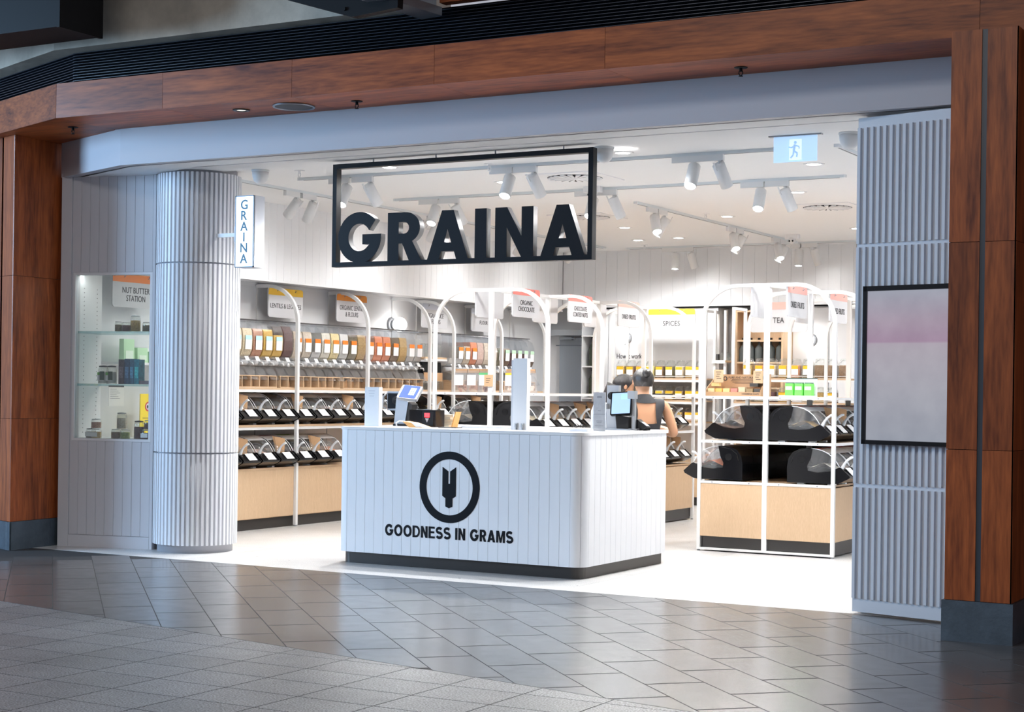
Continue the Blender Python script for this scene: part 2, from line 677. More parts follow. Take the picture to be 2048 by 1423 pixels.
def lf(t, n=0.0):
    p = Vector((-9.052, 9.05, 0)) + LD * t + Vector((0.352, 0.936, 0)).normalized() * n
    return (p.x, p.y)


for t0, t1 in ((0.0, 1.35), (1.352, 2.8), (2.802, 4.25), (4.252, 5.7)):
    obj('panel', MB().prism([lf(t1), lf(t0 + 0.001), lf(t0 + 0.001, 0.03), lf(t1, 0.03)], Z3, 3.555, 'z'), TIMH, bz)
obj('soffit_panel', MB().prism([lf(2.0, 0.031), lf(0.0, 0.031), (-9.052, 9.66), (-9.06, 9.7), (-9.9, 10.5), (-11, 10.6)], Z3 + 0.001, Z3 + 0.025, 'z'), TIMH, bz)

# black louvre grille above the beam
gr = struct('trim_1', MB().box(-9.0, 0.0, 9.36, 9.40, 3.50, 3.86).prism([(-9.0, 9.36), (-9.0, 9.4), (-12.5, 10.72), (-12.5, 10.68)], 3.50, 3.86, 'z'),
            BLACKM, 'black louvre grille above the timber beam')
LOUV = mat('louvre_blue_black', (0.018, 0.024, 0.040), 0.35)
sl = MB().prism([(9.22, 0.0), (9.35, 0.012), (9.35, 0.016), (9.22, 0.004)], -9.05, 0.0, 'x').mesh('slat')
sl2 = MB().prism([lf(3.6, 0.17), lf(0.05, 0.17), lf(0.0, 0.3), lf(3.6, 0.3)], 0.0, 0.005, 'z').mesh('slat')
for i in range(13):
    z = 3.562 + i * 0.0205
    link('slat', sl, LOUV, gr, loc=(0, 0, z))
    link('slat', sl2, LOUV, gr, loc=(0, 0, z))
CONC = mat('board_marked_concrete', (0.52, 0.46, 0.375), 0.85, var=0.25, vscale=2.2, bump=0.5, bscale=9)
cb = struct('trim_2', MB().box(-9.13, -5.95, 9.10, 9.6, 3.82, 4.6).prism([(-9.13, 9.10), (-9.13, 9.6), (-13, 11.1), (-13, 10.55)], 3.82, 4.6, 'z'),
            CONC, 'grey concrete bulkhead above the louvre grille')
struct('trim_3', MB().box(-5.74, -3.3, 9.12, 9.2, 3.83, 4.5), TIMH, 'upper red timber panel above the louvre grille')
# steel beams and services against the dark ceiling
st = thing('steel_channel_beam', 'pale grey steel channel crossing above the louvre grille', 'beam', (0, 0, 0))
obj('web', MB().prism([(-5.93, 9.0), (-5.77, 9.13), (-5.80, 9.17), (-5.96, 9.04)], 3.80, 4.3, 'z'), mat('grey_steel', (0.28, 0.30, 0.33), 0.4, metal=0.5), st)
obj('flange', MB().prism([(-5.95, 8.5), (-5.80, 8.42), (-5.72, 9.12), (-5.90, 9.16)], 3.745, 3.80, 'z'), MATS['grey_steel'], st)
du = thing('black_duct', 'black square duct under the dark ceiling at top left', 'duct', (0, 0, 0))
obj('duct_body', MB().box(-11.5, -8.32, 8.35, 8.75, 3.775, 4.3), BLACKM, du)
obj('duct_flange', MB().box(-8.345, -8.318, 8.34, 8.76, 3.768, 4.31), BLACKM, du)
d2 = thing('black_steel_brace', 'black steel brace crossing in front of the concrete bulkhead', 'beam', (0, 0, 0))
obj('plate', MB().prism([(-6.60, 3.835), (-6.06, 3.665), (-5.72, 3.69), (-5.70, 4.4), (-6.6, 4.4)], 8.60, 8.66, 'y'), BLACKM, d2)
obj('bolt', MB().lathe([(0.012, 0), (0.012, 0.012)], 8, (0, 0, 0)), BLACKM, d2, mw=Matrix.Translation((-6.12, 8.60, 3.72)) @ Matrix.Rotation(PI / 2, 4, 'X'))
struct('ceiling', MB().box(-16, 3, -9, 9.05, 5.2, 5.3), mat('dark_mall_ceiling', (0.02, 0.021, 0.024), 0.8), 'dark concourse ceiling')

# fixtures in the timber soffit
def sprinkler(x, y, z, dark, label):
    t = thing('sprinkler_head', label, 'sprinkler', (x, y, z))
    m = BLACKM if dark else WHITE
    obj('escutcheon', MB().lathe([(0.0, -0.004), (0.038, -0.004), (0.042, 0.0), (0.0, 0.0)], 16), m, t)
    obj('stem', MB().lathe([(0.010, -0.004), (0.010, -0.022), (0.006, -0.026)], 8), m, t)
    obj('yoke', MB().tube([(0.010, 0, -0.02), (0.013, 0, -0.035), (0.004, 0, -0.05), (-0.004, 0, -0.05), (-0.013, 0, -0.035), (-0.010, 0, -0.02)], 0.003, 6), m, t)
    obj('deflector', MB().lathe([(0.0, -0.054), (0.014, -0.054), (0.014, -0.051), (0.0, -0.051)], 10), m, t)


sprinkler(-9.242, 9.423, Z3, True, 'black sprinkler head in timber soffit near the left timber pier')
sprinkler(-6.582, 9.407, Z3, True, 'black sprinkler head in timber soffit beside the round speaker grille')
sprinkler(-3.771, 9.433, Z3, True, 'black sprinkler head in timber soffit near the right timber pier')
sp = thing('ceiling_speaker', 'large dark round speaker grille in the timber soffit', 'speaker', (-7.103, 9.383, Z3))
obj('grille', MB().lathe([(0.0, -0.006), (0.12, -0.008), (0.135, -0.004), (0.14, 0.0), (0.0, 0.0)], 32), mat('speaker_grey', (0.03, 0.03, 0.035), 0.6), sp)
obj('rim', MB().lathe([(0.135, 0.0), (0.137, -0.010), (0.148, -0.010), (0.150, 0.0)], 32), GREYM, sp)
dl = thing('soffit_downlight', 'small dark round downlight in the timber soffit', 'light', (-7.547, 9.353, Z3))
obj('rim', MB().lathe([(0.035, 0.0), (0.037, -0.006), (0.060, -0.006), (0.062, 0.0)], 24), DARKM, dl)
obj('lens', MB().lathe([(0.0, -0.002), (0.035, -0.002), (0.035, 0.0), (0.0, 0.0)], 16), mat('soffit_lens', (0.1, 0.1, 0.1), 0.2, emit=(1, 0.95, 0.85), estr=1.2), dl)

# ------------------------------------------------------------------ white fascia and shop ceiling
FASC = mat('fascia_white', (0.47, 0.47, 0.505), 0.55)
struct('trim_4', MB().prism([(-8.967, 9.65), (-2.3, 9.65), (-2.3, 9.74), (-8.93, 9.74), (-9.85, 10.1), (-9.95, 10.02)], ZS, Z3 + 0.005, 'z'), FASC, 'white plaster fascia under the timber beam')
struct('trim_5', MB().prism([(-8.94, 9.72), (-2.3, 9.72), (-2.3, 9.93), (-8.4, 9.93), (-9.75, 10.42), (-9.87, 10.08)], ZS, ZC + 0.06, 'z'), CEIL, 'white soffit strip inside the fascia')
struct('trim_6', MB().box(-9.4, -2.3, 9.96, 10.03, ZS + 0.012, ZC + 0.06), CEIL, 'door track in the soffit')
struct('ceiling_shop', MB().prism([(-9.3, 9.94), (-2.3, 9.94), (-2.3, 19.2), (-10.6, 19.2), (-10.6, 10.42), (-9.76, 10.42)], ZC, ZC + 0.08, 'z'), CEIL, 'white plasterboard ceiling of the shop')
struct('trim_7', MB().box(-9.4, -2.3, 10.055, 10.35, ZS + 0.012, ZC + 0.01), CEIL, 'lowered white ceiling edge behind the door track')

# ------------------------------------------------------------------ timber piers
STONE = mat('dark_stone_plinth', (0.055, 0.075, 0.095), 0.45, var=0.25, vscale=9, bump=0.15, bscale=60)
# right pier
rp = struct('pier_right', MB().box(-2.372, -2.028, 9.012, 9.62, 0.02, Z3), BLACKM, 'red timber clad pier at right on a dark stone base')
for (a, b) in ((0.222, 1.034), (1.037, 2.155), (2.158, Z3 - 0.001)):
    obj('panel', MB().box(-2.378, -2.214, 9.0, 9.012, a, b), TIMV, rp)
    obj('panel', MB().box(-2.184, -2.0205, 9.0, 9.012, a, b), TIMV, rp)
    obj('side_panel', MB().box(-2.028, -2.020, 9.0, 9.62, a, b), TIMV, rp)
    obj('reveal_panel', MB().box(-2.378, -2.372, 9.013, 9.60, a, b), TIMV, rp)
obj('recess_strip', MB().box(-2.214, -2.184, 9.006, 9.012, 0.222, Z3), mat('slate_strip', (0.03, 0.04, 0.055), 0.4), rp)
obj('stone_base', MB().box(-2.39, -2.008, 8.985, 9.62, 0.0, 0.220), STONE, rp)
# left pier: reveal faces the shop entrance
lpP = [(-9.938, 9.503), (-9.988, 10.153), (-11.2, 10.6), (-11.3, 10.02)]
lp = struct('pier_left', MB().prism([(-9.952, 9.52), (-10.0, 10.153), (-11.2, 10.6), (-11.28, 10.03)], 0.02, Z3, 'z'), BLACKM, 'red timber clad pier at left on a dark stone base')


def lr(t, n=0.0):
    p = Vector((-9.938, 9.503, 0)).lerp(Vector((-9.988, 10.153, 0)), t)
    return (p.x - n, p.y)


for (a, b) in ((0.226, 1.043), (1.046, 2.182), (2.185, Z3 - 0.001)):
    obj('reveal_panel', MB().prism([lr(0), lr(1), lr(1, 0.012), lr(0, 0.012)], a, b, 'z'), TIMV, lp)
    obj('panel', MB().prism([(-9.939, 9.502), (-9.952, 9.515), (-10.14, 9.585), (-10.135, 9.572)], a, b, 'z'), TIMV, lp)
    obj('panel', MB().prism([(-10.165, 9.584), (-10.17, 9.597), (-11.3, 10.02), (-11.3, 10.006)], a, b, 'z'), TIMV, lp)
for t0, t1 in ((0.0, 0.70), (0.703, 1.0)):
    obj('stone_base', MB().prism([lr(t0, -0.012), lr(t1, -0.012), lr(t1, 0.05), lr(t0, 0.05)], 0.0, 0.224, 'z'), STONE, lp)
obj('stone_base', MB().prism([(-9.927, 9.486), (-9.94, 9.52), (-11.3, 10.03), (-11.3, 9.995)], 0.0, 0.224, 'z'), STONE, lp)

# ------------------------------------------------------------------ left shop-front wall with display window
P0, P1 = Vector((-9.866, 10.042, 0)), Vector((-9.120, 10.230, 0))
WD = (P1 - P0).normalized()
WN = Vector((WD.y, -WD.x, 0))
WL = (P1 - P0).length


def wp(t, n=0.0):
    q = P0 + WD * t + WN * n
    return (q.x, q.y)


def wbox(mb, t0, t1, n0, n1, z0, z1):
    return mb.prism([wp(t0, n1), wp(t1, n1), wp(t1, n0), wp(t0, n0)], z0, z1, 'z')


wx0, wx1, wz0, wz1 = 0.065, 0.738, 0.886, 2.218
wb = MB()
wbox(wb, 0, wx0, -0.06, 0, 0.0, 3.06)
wbox(wb, wx1, WL, -0.06, 0, 0.0, 3.06)
wbox(wb, wx0, wx1, -0.06, 0, 0.0, wz0)
wbox(wb, wx0, wx1, -0.06, 0, wz1, 3.06)
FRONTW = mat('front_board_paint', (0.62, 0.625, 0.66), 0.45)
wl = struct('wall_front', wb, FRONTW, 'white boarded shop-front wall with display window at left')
obj('corner_post', wbox(MB(), -0.07, 0.026, -0.06, 0.016, 0.0, 3.05), FRONTW, wl)
obj('end_post', wbox(MB(), WL - 0.012, WL + 0.012, -0.30, 0.013, 0.0, 3.04), FRONTW, wl)
obj('skirting', wbox(MB(), 0.027, WL - 0.013, 0.0, 0.014, 0.0, 0.097), FRONTW, wl)


def lspans(i, n, x, w):
    x += 0.03
    if x + w > wx0 - 0.02 and x < wx1 + 0.02:
        return [(0.10, wz0 - 0.022), (wz1 + 0.022, 3.045)]
    return [(0.10, 3.045)]


boards(wl, wp(0.028), wp(WL - 0.014), 0.10, 3.045, 0.083, 0.010, FRONTW, spans=lspans)
wf = struct('window_1', wbox(wbox(wbox(wbox(MB(), wx0 - 0.02, wx1 + 0.02, 0.0, 0.014, wz0 - 0.02, wz0), wx0 - 0.02, wx1 + 0.02, 0.0, 0.014, wz1, wz1 + 0.02),
            wx0 - 0.02, wx0, 0.0, 0.014, wz0, wz1), wx1, wx1 + 0.02, 0.0, 0.014, wz0, wz1), WALLW, 'display window in the white boarded wall')
obj('pane', wbox(MB(), wx0, wx1, -0.012, -0.006, wz0, wz1), PANE, wf)
# cabinet behind the window
cabm = MB()
wbox(cabm, -0.05, wx0 - 0.001, -0.42, -0.06, 0.0, 3.0)
lining = struct('trim_8', cabm, WHITE, 'white side panel of the display cabinet with shelf pin holes')
pin = MB().lathe([(0.0035, 0.0), (0.0035, 0.002)], 6).mesh('pin_hole')
for n_ in (-0.13, -0.34):
    for i in range(34):
        z = 0.93 + i * 0.036
        if abs(z - 1.324) < 0.03 or abs(z - 1.754) < 0.03:
            continue
        p = wp(wx0, n_)
        link('pin_hole', pin, BLACKM, lining, mw=basis((p[0], p[1], z), (-WN.x, -WN.y, 0), (0, 0, 1)))
flo = struct('trim_9', wbox(MB(), wx0, WL - 0.02, -0.42, -0.062, wz0 - 0.04, wz0), WHITE, 'white floor board of the display cabinet')
for z, nm in ((1.314, 'lower'), (1.744, 'upper')):
    o = obj('glass_shelf', wbox(MB(), wx0 + 0.002, WL - 0.02, -0.42, -0.03, z, z + 0.018), GSHELF)
    tag(o, nm + ' glass shelf in the display window', 'shelf')

# ------------------------------------------------------------------ fluted round column
CX, CY = -8.817, 10.412
col = struct('column_fluted', MB().lathe([(0.300, 0.0), (0.300, ZC)], 64, (CX, CY, 0)), FASC, 'round white column clad in vertical fluted ribs')
COLM = mat('fluted_white', (0.74, 0.75, 0.78), 0.45)
NR = 54
tiers = ((0.062, 0.785), (0.797, 2.292), (2.304, 3.014))
for zi, (a, b) in enumerate(tiers):
    obj('rib_backing', MB().lathe([(0.301, a), (0.309, a + 0.004), (0.309, b - 0.004), (0.301, b)], 60, (CX, CY, 0)), COLM, col)
    rib = MB().prism([(0.305, -0.0125), (0.336, -0.0105), (0.336, 0.0105), (0.305, 0.0125)], a, b, 'z').mesh('rib')
    for k in range(NR):
        an = 2 * PI * k / NR
        # only the half of the ribs turned to the shop front
        if math.cos(an - math.atan2(-CY, -CX)) > -0.25:
            link('rib', rib, COLM, col, loc=(CX, CY, 0), rotz=an)

# ------------------------------------------------------------------ right ribbed pilaster
Q0, Q1 = Vector((-3.144, 9.784, 0)), Vector((-2.37, 9.612, 0))
QD = (Q1 - Q0).normalized()
QN = Vector((QD.y, -QD.x, 0))
QL = (Q1 - Q0).length


def qbox(mb, t0, t1, n0, n1, z0, z1):
    def f(t, n):
        q = Q0 + QD * t + QN * n
        return (q.x, q.y)
    return mb.prism([f(t0, n1), f(t1, n1), f(t1, n0), f(t0, n0)], z0, z1, 'z')


PILM = mat('pilaster_white', (0.60, 0.62, 0.66), 0.45)
pil = struct('pilaster_ribbed', qbox(MB(), 0, QL, -0.16, 0, 0.012, 3.0), PILM, 'white pilaster with ribbed cladding beside the right timber pier')
nrib = 18
rw = (QL - 0.012) / nrib
for (a, b) in ((0.095, 0.765), (0.79, 2.216), (2.237, 2.938)):
    rib = qbox(MB(), 0.0, rw * 0.46, 0.0, 0.020, a, b).mesh('rib')
    for k in range(nrib):
        o = link('rib', rib, PILM, pil)
        o.location = QD * (0.006 + k * rw)
obj('edge_strip', MB().box(-3.150, -3.143, 9.79, 9.94, 0.1, 2.93), mat('raw_edge', (0.35, 0.28, 0.22), 0.6), pil)

# ------------------------------------------------------------------ shop walls
wL = struct('wall_left', MB().box(-10.16, -10.1, 10.3, 19.2, 0, 3.06).box(-10.1, -9.713, 10.6, 18.4, 2.335, 3.06), WALLW, 'white left wall of the shop with boarded bulkhead')
boards(wL, (-9.713, 10.75), (-9.713, 18.4), 2.335, ZC, 0.115, 0.012, WALLW, groove=0.003)
obj('ledge', MB().box(-9.76, -9.695, 10.62, 18.4, 2.318, 2.334), WALLW, wL)
PANEL = mat('satin_panel', (0.74, 0.75, 0.77), 0.35)
wy = [10.55, 11.59, 12.776, 13.96, 15.14, 15.63, 16.69, 17.75]
for a, b in zip(wy[:-1], wy[1:]):
    obj('back_panel', MB().box(-10.1, -10.088, a + 0.012, b - 0.012, 0.6, 2.30), PANEL, wL)
    obj('back_stile', MB().box(-10.1, -10.075, b - 0.010, b + 0.010, 0.0, 2.31), FRAME, wL)
wB = struct('wall_back', MB().box(-10.16, -2.3, 18.80, 18.86, 0, 3.06).box(-9.70, -2.3, 18.42, 18.80, 2.365, 3.06), WALLW, 'white back wall of the shop with boarded bulkhead')
boards(wB, (-9.70, 18.42), (-3.4, 18.42), 2.365, ZC, 0.15, 0.012, WALLW, groove=0.003)
obj('painted_shadow_line', MB().box(-9.40, -3.4, 18.43, 18.47, 2.345, 2.366), BLACKM, wB)  # black strip drawn in as the shadow line under the bulkhead
for a, b in zip((-8.84, -8.3, -7.75, -7.42), (-8.3, -7.75, -7.42, -6.9)):
    obj('back_panel', MB().box(a + 0.006, b - 0.006, 18.78, 18.80, 0.0, 2.345), PANEL, wB)
for a, b in zip((-6.80, -6.35, -5.8, -5.2, -4.6), (-6.35, -5.8, -5.2, -4.6, -4.0)):
    obj('back_panel', MB().box(a + 0.006, b - 0.006, 18.76, 18.80, 0.0, 2.345), PANEL, wB)
obj('partition', MB().box(-9.07, -7.62, 18.445, 18.775, 0.0, 2.345), PANEL, wB)
struct('wall_right', MB().box(-2.36, -2.3, 9.95, 18.9, 0, 3.06), WALLW, 'white right wall of the shop')

# grey back door
DG = mat('door_grey_blue', (0.30, 0.34, 0.39), 0.5)
dr = struct('door_1', MB().box(-9.90, -9.52, 18.72, 18.77, 0, 2.0), DG, 'grey service door in the back wall')
obj('door_frame', MB().box(-9.50, -9.40, 18.60, 18.80, 0, 2.06).box(-10.08, -9.40, 18.60, 18.80, 2.03, 2.10), mat('door_frame_grey', (0.42, 0.45, 0.49), 0.5), dr)
obj('transom_line', MB().box(-9.95, -9.52, 18.71, 18.72, 1.90, 1.912), mat('door_line', (0.18, 0.21, 0.25), 0.5), dr)
obj('door_closer', MB().box(-9.88, -9.70, 18.66, 18.72, 1.975, 2.01).box(-9.80, -9.62, 18.60, 18.62, 1.98, 1.995), GREYM, dr)
obj('door_handle', MB().tube([(-9.56, 18.72, 1.0), (-9.56, 18.67, 1.0), (-9.66, 18.67, 1.0)], 0.009, 8), SILVER, dr)

# LED strip at the head of the display cabinet
led = thing('led_strip', 'slim lit LED strip at the head of the display window', 'light', (0, 0, 0))
obj('channel', wbox(MB(), wx0 + 0.01, wx1 - 0.01, -0.105, -0.065, wz1 + 0.012, wz1 + 0.03), WHITE, led)
obj('diffuser', wbox(MB(), wx0 + 0.01, wx1 - 0.01, -0.103, -0.067, wz1 + 0.006, wz1 + 0.012), mat('led_diffuser', (1, 1, 1), 0.4, emit=(1, 0.99, 0.97), estr=11.0), led)

# neighbouring frontages that close the concourse on both sides
DARKT.node_tree.nodes['Principled BSDF'].inputs['Specular IOR Level'].default_value = 0.9
nr = struct('wall_neighbour_right', MB().box(-2.02, 5.0, 9.64, 9.75, 0.0, 3.32), BLACKM, 'timber panelled frontage beyond the right pier')
for k in range(5):
    for a, b in ((0.02, 1.034), (1.037, 2.155), (2.158, 3.298)):
        obj('panel', MB().box(-2.018 + k * 1.4, -0.621 + k * 1.4, 9.622, 9.64, a, b), TIMV, nr)
nl = struct('wall_neighbour_left', MB().prism([(-11.28, 10.06), (-16.5, 12.03), (-16.5, 12.2), (-11.2, 10.2)], 0.0, 3.32, 'z'), BLACKM, 'timber panelled frontage beyond the left pier')
for k in range(4):
    q0 = Vector((-11.28, 10.04, 0)) + LD * (k * 1.3)
    q1 = q0 + LD * 1.297
    obj('panel', MB().prism([(q0.x, q0.y), (q1.x, q1.y), (q1.x, q1.y + 0.02), (q0.x, q0.y + 0.02)], 0.02, 3.298, 'z'), TIMV, nl)
# ------------------------------------------------------------------ hanging framed sign
SY = 10.2
sg = thing('hanging_sign', 'large black rectangular frame sign with block letters hanging over the counter', 'sign', (-6.25, SY, ZS))
sg.location = (0, 0, 0)
SBLK = mat('sign_black', (0.006, 0.006, 0.008), 0.5, spec=0.15)
SEDGE = mat('sign_edge_grey', (0.16, 0.16, 0.165), 0.45)
FX0, FX1, FZ0, FZ1 = -7.347, -5.154, 2.232, 3.005
obj('frame', MB().box(FX0, FX0 + 0.036, SY, SY + 0.06, FZ0, FZ1).box(FX1 - 0.036, FX1, SY, SY + 0.06, FZ0, FZ1)
    .box(FX0 + 0.036, FX1 - 0.036, SY, SY + 0.06, FZ0, FZ0 + 0.034).box(FX0 + 0.036, FX1 - 0.036, SY, SY + 0.06, FZ1 - 0.034, FZ1), SBLK, sg)
for x in (-7.0, -6.45, -5.95, -5.4):
    obj('hanger', MB().tube([(x, SY + 0.03, FZ1), (x, SY + 0.03, ZC)], 0.006, 6), GREYM, sg)


def arc(cx, cy, rx, ry, a0, a1, n=18):
    return [(cx + rx * math.cos(math.radians(a0 + (a1 - a0) * k / n)), cy + ry * math.sin(math.radians(a0 + (a1 - a0) * k / n))) for k in range(n + 1)]


def letter_outline(ch):
    """block letters drawn in a unit-height box, width w"""
    t = 0.255
    if ch == 'G':
        w = 1.05
        o = arc(0.525, 0.5, 0.525, 0.51, 42, 360 - 2, 40)
        i = arc(0.525, 0.5, 0.525 - t, 0.51 - t * 0.92, 360 - 48, 30, 34)
        pts = o + [(1.05, 0.56), (0.60, 0.56), (0.60, 0.36), (0.775, 0.36)]
        pts += [(0.525 + (0.525 - t) * math.cos(math.radians(a)), 0.5 + (0.51 - t * 0.92) * math.sin(math.radians(a))) for a in range(-42, -331, -8)]
        return w, [pts]
    if ch == 'R':
        w = 0.80
        outer = [(0, 0), (0, 1)] + [(0.42, 1)] + arc(0.42, 0.685, 0.34, 0.315, 90, -62, 16) + [(0.80, 0), (0.51, 0), (0.345, 0.36), (0.26, 0.36), (0.26, 0)]
        hole = [(0.26, 0.80), (0.26, 0.56)] + [(0.38, 0.56)] + arc(0.38, 0.68, 0.125, 0.12, -90, 90, 10)
        return w, [outer, hole]
    if ch == 'A':
        w = 0.93
        outer = [(0, 0), (0.335, 1), (0.595, 1), (0.93, 0), (0.665, 0), (0.61, 0.17), (0.32, 0.17), (0.265, 0)]
        hole = [(0.385, 0.345), (0.545, 0.345), (0.465, 0.62)]
        return w, [outer, hole]
    if ch == 'I':
        return 0.26, [[(0, 0), (0, 1), (0.26, 1), (0.26, 0)]]
    w = 0.83
    return w, [[(0, 0), (0, 1), (0.26, 1), (0.575, 0.42), (0.575, 1), (0.83, 1), (0.83, 0), (0.575, 0), (0.255, 0.60), (0.255, 0)]]


for ch, x0, x1 in (('G', -7.292, -6.905), ('R', -6.845, -6.548), ('A', -6.500, -6.150), ('I', -6.096, -6.000), ('N', -5.928, -5.618), ('A', -5.560, -5.212)):
    w, spl = letter_outline(ch)
    me = curve_mesh(spl, 0.058)
    for v in me.vertices:
        v.co.x = x0 + v.co.x / w * (x1 - x0)
        v.co.y = FZ0 + 0.030 + v.co.y * (0.372 if ch == 'G' else 0.358)
    front = curve_mesh(spl, 0.002)
    for v in front.vertices:
        v.co.x = x0 + v.co.x / w * (x1 - x0)
        v.co.y = FZ0 + 0.030 + v.co.y * (0.372 if ch == 'G' else 0.358)
    o = link('letter', me, SEDGE, sg, mw=basis((0, SY + 0.032, 0), (1, 0, 0), (0, 0, 1)))
    link('letter_face', front, SBLK, o, mw=Matrix.Translation((0, 0, 0.030)))

# ------------------------------------------------------------------ blade light box on the column
bs = thing('blade_sign', 'illuminated white blade sign with teal vertical letters on the fluted column', 'sign', (0, 0, 0))
BX0, BX1, BZ0, BZ1, BY = -8.235, -8.052, 2.247, 2.803, 10.15
obj('case', MB().box(BX0, BX1, BY + 0.004, BY + 0.13, BZ0, BZ1), mat('case_grey', (0.62, 0.65, 0.72), 0.4), bs)
obj('face', MB().box(BX0 + 0.008, BX1 - 0.008, BY, BY + 0.006, BZ0 + 0.008, BZ1 - 0.008), mat('lit_acrylic', (0.9, 0.9, 0.9), 0.3, emit=(0.86, 0.95, 1.0), estr=1.05), bs)
obj('rim', MB().box(BX0, BX0 + 0.008, BY - 0.003, BY + 0.01, BZ0, BZ1).box(BX1 - 0.008, BX1, BY - 0.003, BY + 0.01, BZ0, BZ1)
    .box(BX0, BX1, BY - 0.003, BY + 0.01, BZ0, BZ0 + 0.008).box(BX0, BX1, BY - 0.003, BY + 0.01, BZ1 - 0.008, BZ1), mat('rim_blue_grey', (0.22, 0.30, 0.40), 0.4), bs)
TEAL = mat('teal_vinyl', (0.035, 0.16, 0.26), 0.5)
for k, (ch, hh) in enumerate((('G', 0.076), ('R', 0.072), ('A', 0.072), ('I', 0.072), ('N', 0.072), ('A', 0.072))):
    me = text_mesh(ch, h=hh, depth=0.002, bold=0.018)
    link('letter', me, TEAL, bs, mw=basis((BX0 + 0.088, BY - 0.002, BZ1 - 0.070 - k * 0.0835), (1, 0, 0), (0, 0, 1)))
obj('bracket', MB().box(BX0 - 0.30, BX0, BY + 0.112, BY + 0.128, 2.50, 2.53).box(BX0 - 0.025, BX0 + 0.002, BY + 0.02, BY + 0.05, 2.45, 2.57), WHITE, bs)

# ------------------------------------------------------------------ wall screen on the pilaster
ws = thing('wall_screen', 'black framed digital screen on the ribbed white pilaster', 'screen', (0, 0, 0))
obj('bezel', qbox(qbox(qbox(qbox(MB(), 0.086, 0.112, 0.022, 0.07, 1.03, 1.975), 0.70, 0.73, 0.022, 0.07, 1.03, 1.975), 0.086, 0.73, 0.022, 0.07, 1.03, 1.055), 0.086, 0.73, 0.022, 0.07, 1.945, 1.975), BLACK, ws)
obj('back_box', qbox(MB(), 0.10, 0.72, 0.022, 0.055, 1.045, 1.96), BLACKM, ws)
sm = bpy.data.materials.new('screen_picture')
sm.use_nodes = True
nt = sm.node_tree
b = nt.nodes['Principled BSDF']
b.inputs['Base Color'].default_value = (0.02, 0.02, 0.02, 1)
b.inputs['Roughness'].default_value = 0.15
tcn = nt.nodes.new('ShaderNodeTexCoord')
sxyz = nt.nodes.new('ShaderNodeSeparateXYZ')
nt.links.new(tcn.outputs['Object'], sxyz.inputs[0])
mrn = nt.nodes.new('ShaderNodeMapRange')
mrn.inputs[1].default_value, mrn.inputs[2].default_value = 1.055, 1.945
nt.links.new(sxyz.outputs['Z'], mrn.inputs[0])
rp_ = nt.nodes.new('ShaderNodeValToRGB')
e = rp_.color_ramp.elements
e[0].position, e[0].color = 0.0, (0.42, 0.45, 0.53, 1)
e[1].position, e[1].color = 1.0, (0.47, 0.49, 0.58, 1)
for p, c in ((0.30, (0.50, 0.50, 0.57, 1)), (0.60, (0.55, 0.50, 0.57, 1)), (0.645, (0.56, 0.49, 0.57, 1)), (0.66, (0.49, 0.34, 0.47, 1)), (0.80, (0.52, 0.42, 0.52, 1))):
    q = e.new(p)
    q.color = c
nz = nt.nodes.new('ShaderNodeTexNoise')
nz.inputs['Scale'].default_value = 7
nz.inputs['Detail'].default_value = 4
nt.links.new(tcn.outputs['Object'], nz.inputs['Vector'])
mxn = nt.nodes.new('ShaderNodeMix')
mxn.data_type = 'RGBA'
mxn.blend_type = 'SOFT_LIGHT'
mxn.inputs[0].default_value = 0.35
nt.links.new(mrn.outputs[0], rp_.inputs[0])
nt.links.new(rp_.outputs[0], mxn.inputs[6])
nt.links.new(nz.outputs['Fac'], mxn.inputs[7])
nt.links.new(mxn.outputs[2], b.inputs['Emission Color'])
b.inputs['Emission Strength'].default_value = 0.5
obj('display', qbox(MB(), 0.112, 0.70, 0.055, 0.058, 1.055, 1.945), sm, ws)

# ------------------------------------------------------------------ exit sign
ex = thing('exit_sign', 'pale blue edge-lit running man exit sign under the shop ceiling', 'exit sign', (-3.84, 10.6, 2.88))
obj('mount', MB().box(-0.185, 0.185, -0.02, 0.02, 0.172, 0.182), GREYM, ex)
obj('plate', MB().box(-0.152, 0.152, -0.004, 0.004, 0.0, 0.172), mat('edge_lit_blue', (0.55, 0.75, 0.95), 0.25, emit=(0.46, 0.66, 0.92), estr=0.5), ex)
obj('light_panel', MB().box(-0.04, 0.045, -0.007, -0.004, 0.012, 0.150), mat('lit_pale', (0.8, 0.85, 0.95), 0.3, emit=(0.62, 0.76, 0.95), estr=0.62), ex)
runner = MB().ball((0.002, -0.009, 0.128), 0.011, 8, 6, (1, 0.3, 1))
for a, b2, r in (((0.0, 0.115), (-0.008, 0.075), 0.009), ((-0.008, 0.075), (0.018, 0.055), 0.007), ((0.018, 0.055), (0.012, 0.03), 0.006),
                 ((-0.008, 0.075), (-0.012, 0.045), 0.007), ((-0.012, 0.045), (-0.03, 0.025), 0.006), ((0.0, 0.11), (0.028, 0.10), 0.005), ((0.028, 0.10), (0.03, 0.085), 0.004),
                 ((0.0, 0.11), (-0.022, 0.095), 0.005), ((-0.022, 0.095), (-0.045, 0.10), 0.004)):
    runner.tube([(a[0], -0.009, a[1]), (b2[0], -0.009, b2[1])], r, 6)
obj('running_figure', runner, mat('runner_blue', (0.25, 0.42, 0.65), 0.5, emit=(0.40, 0.58, 0.85), estr=0.5), ex)

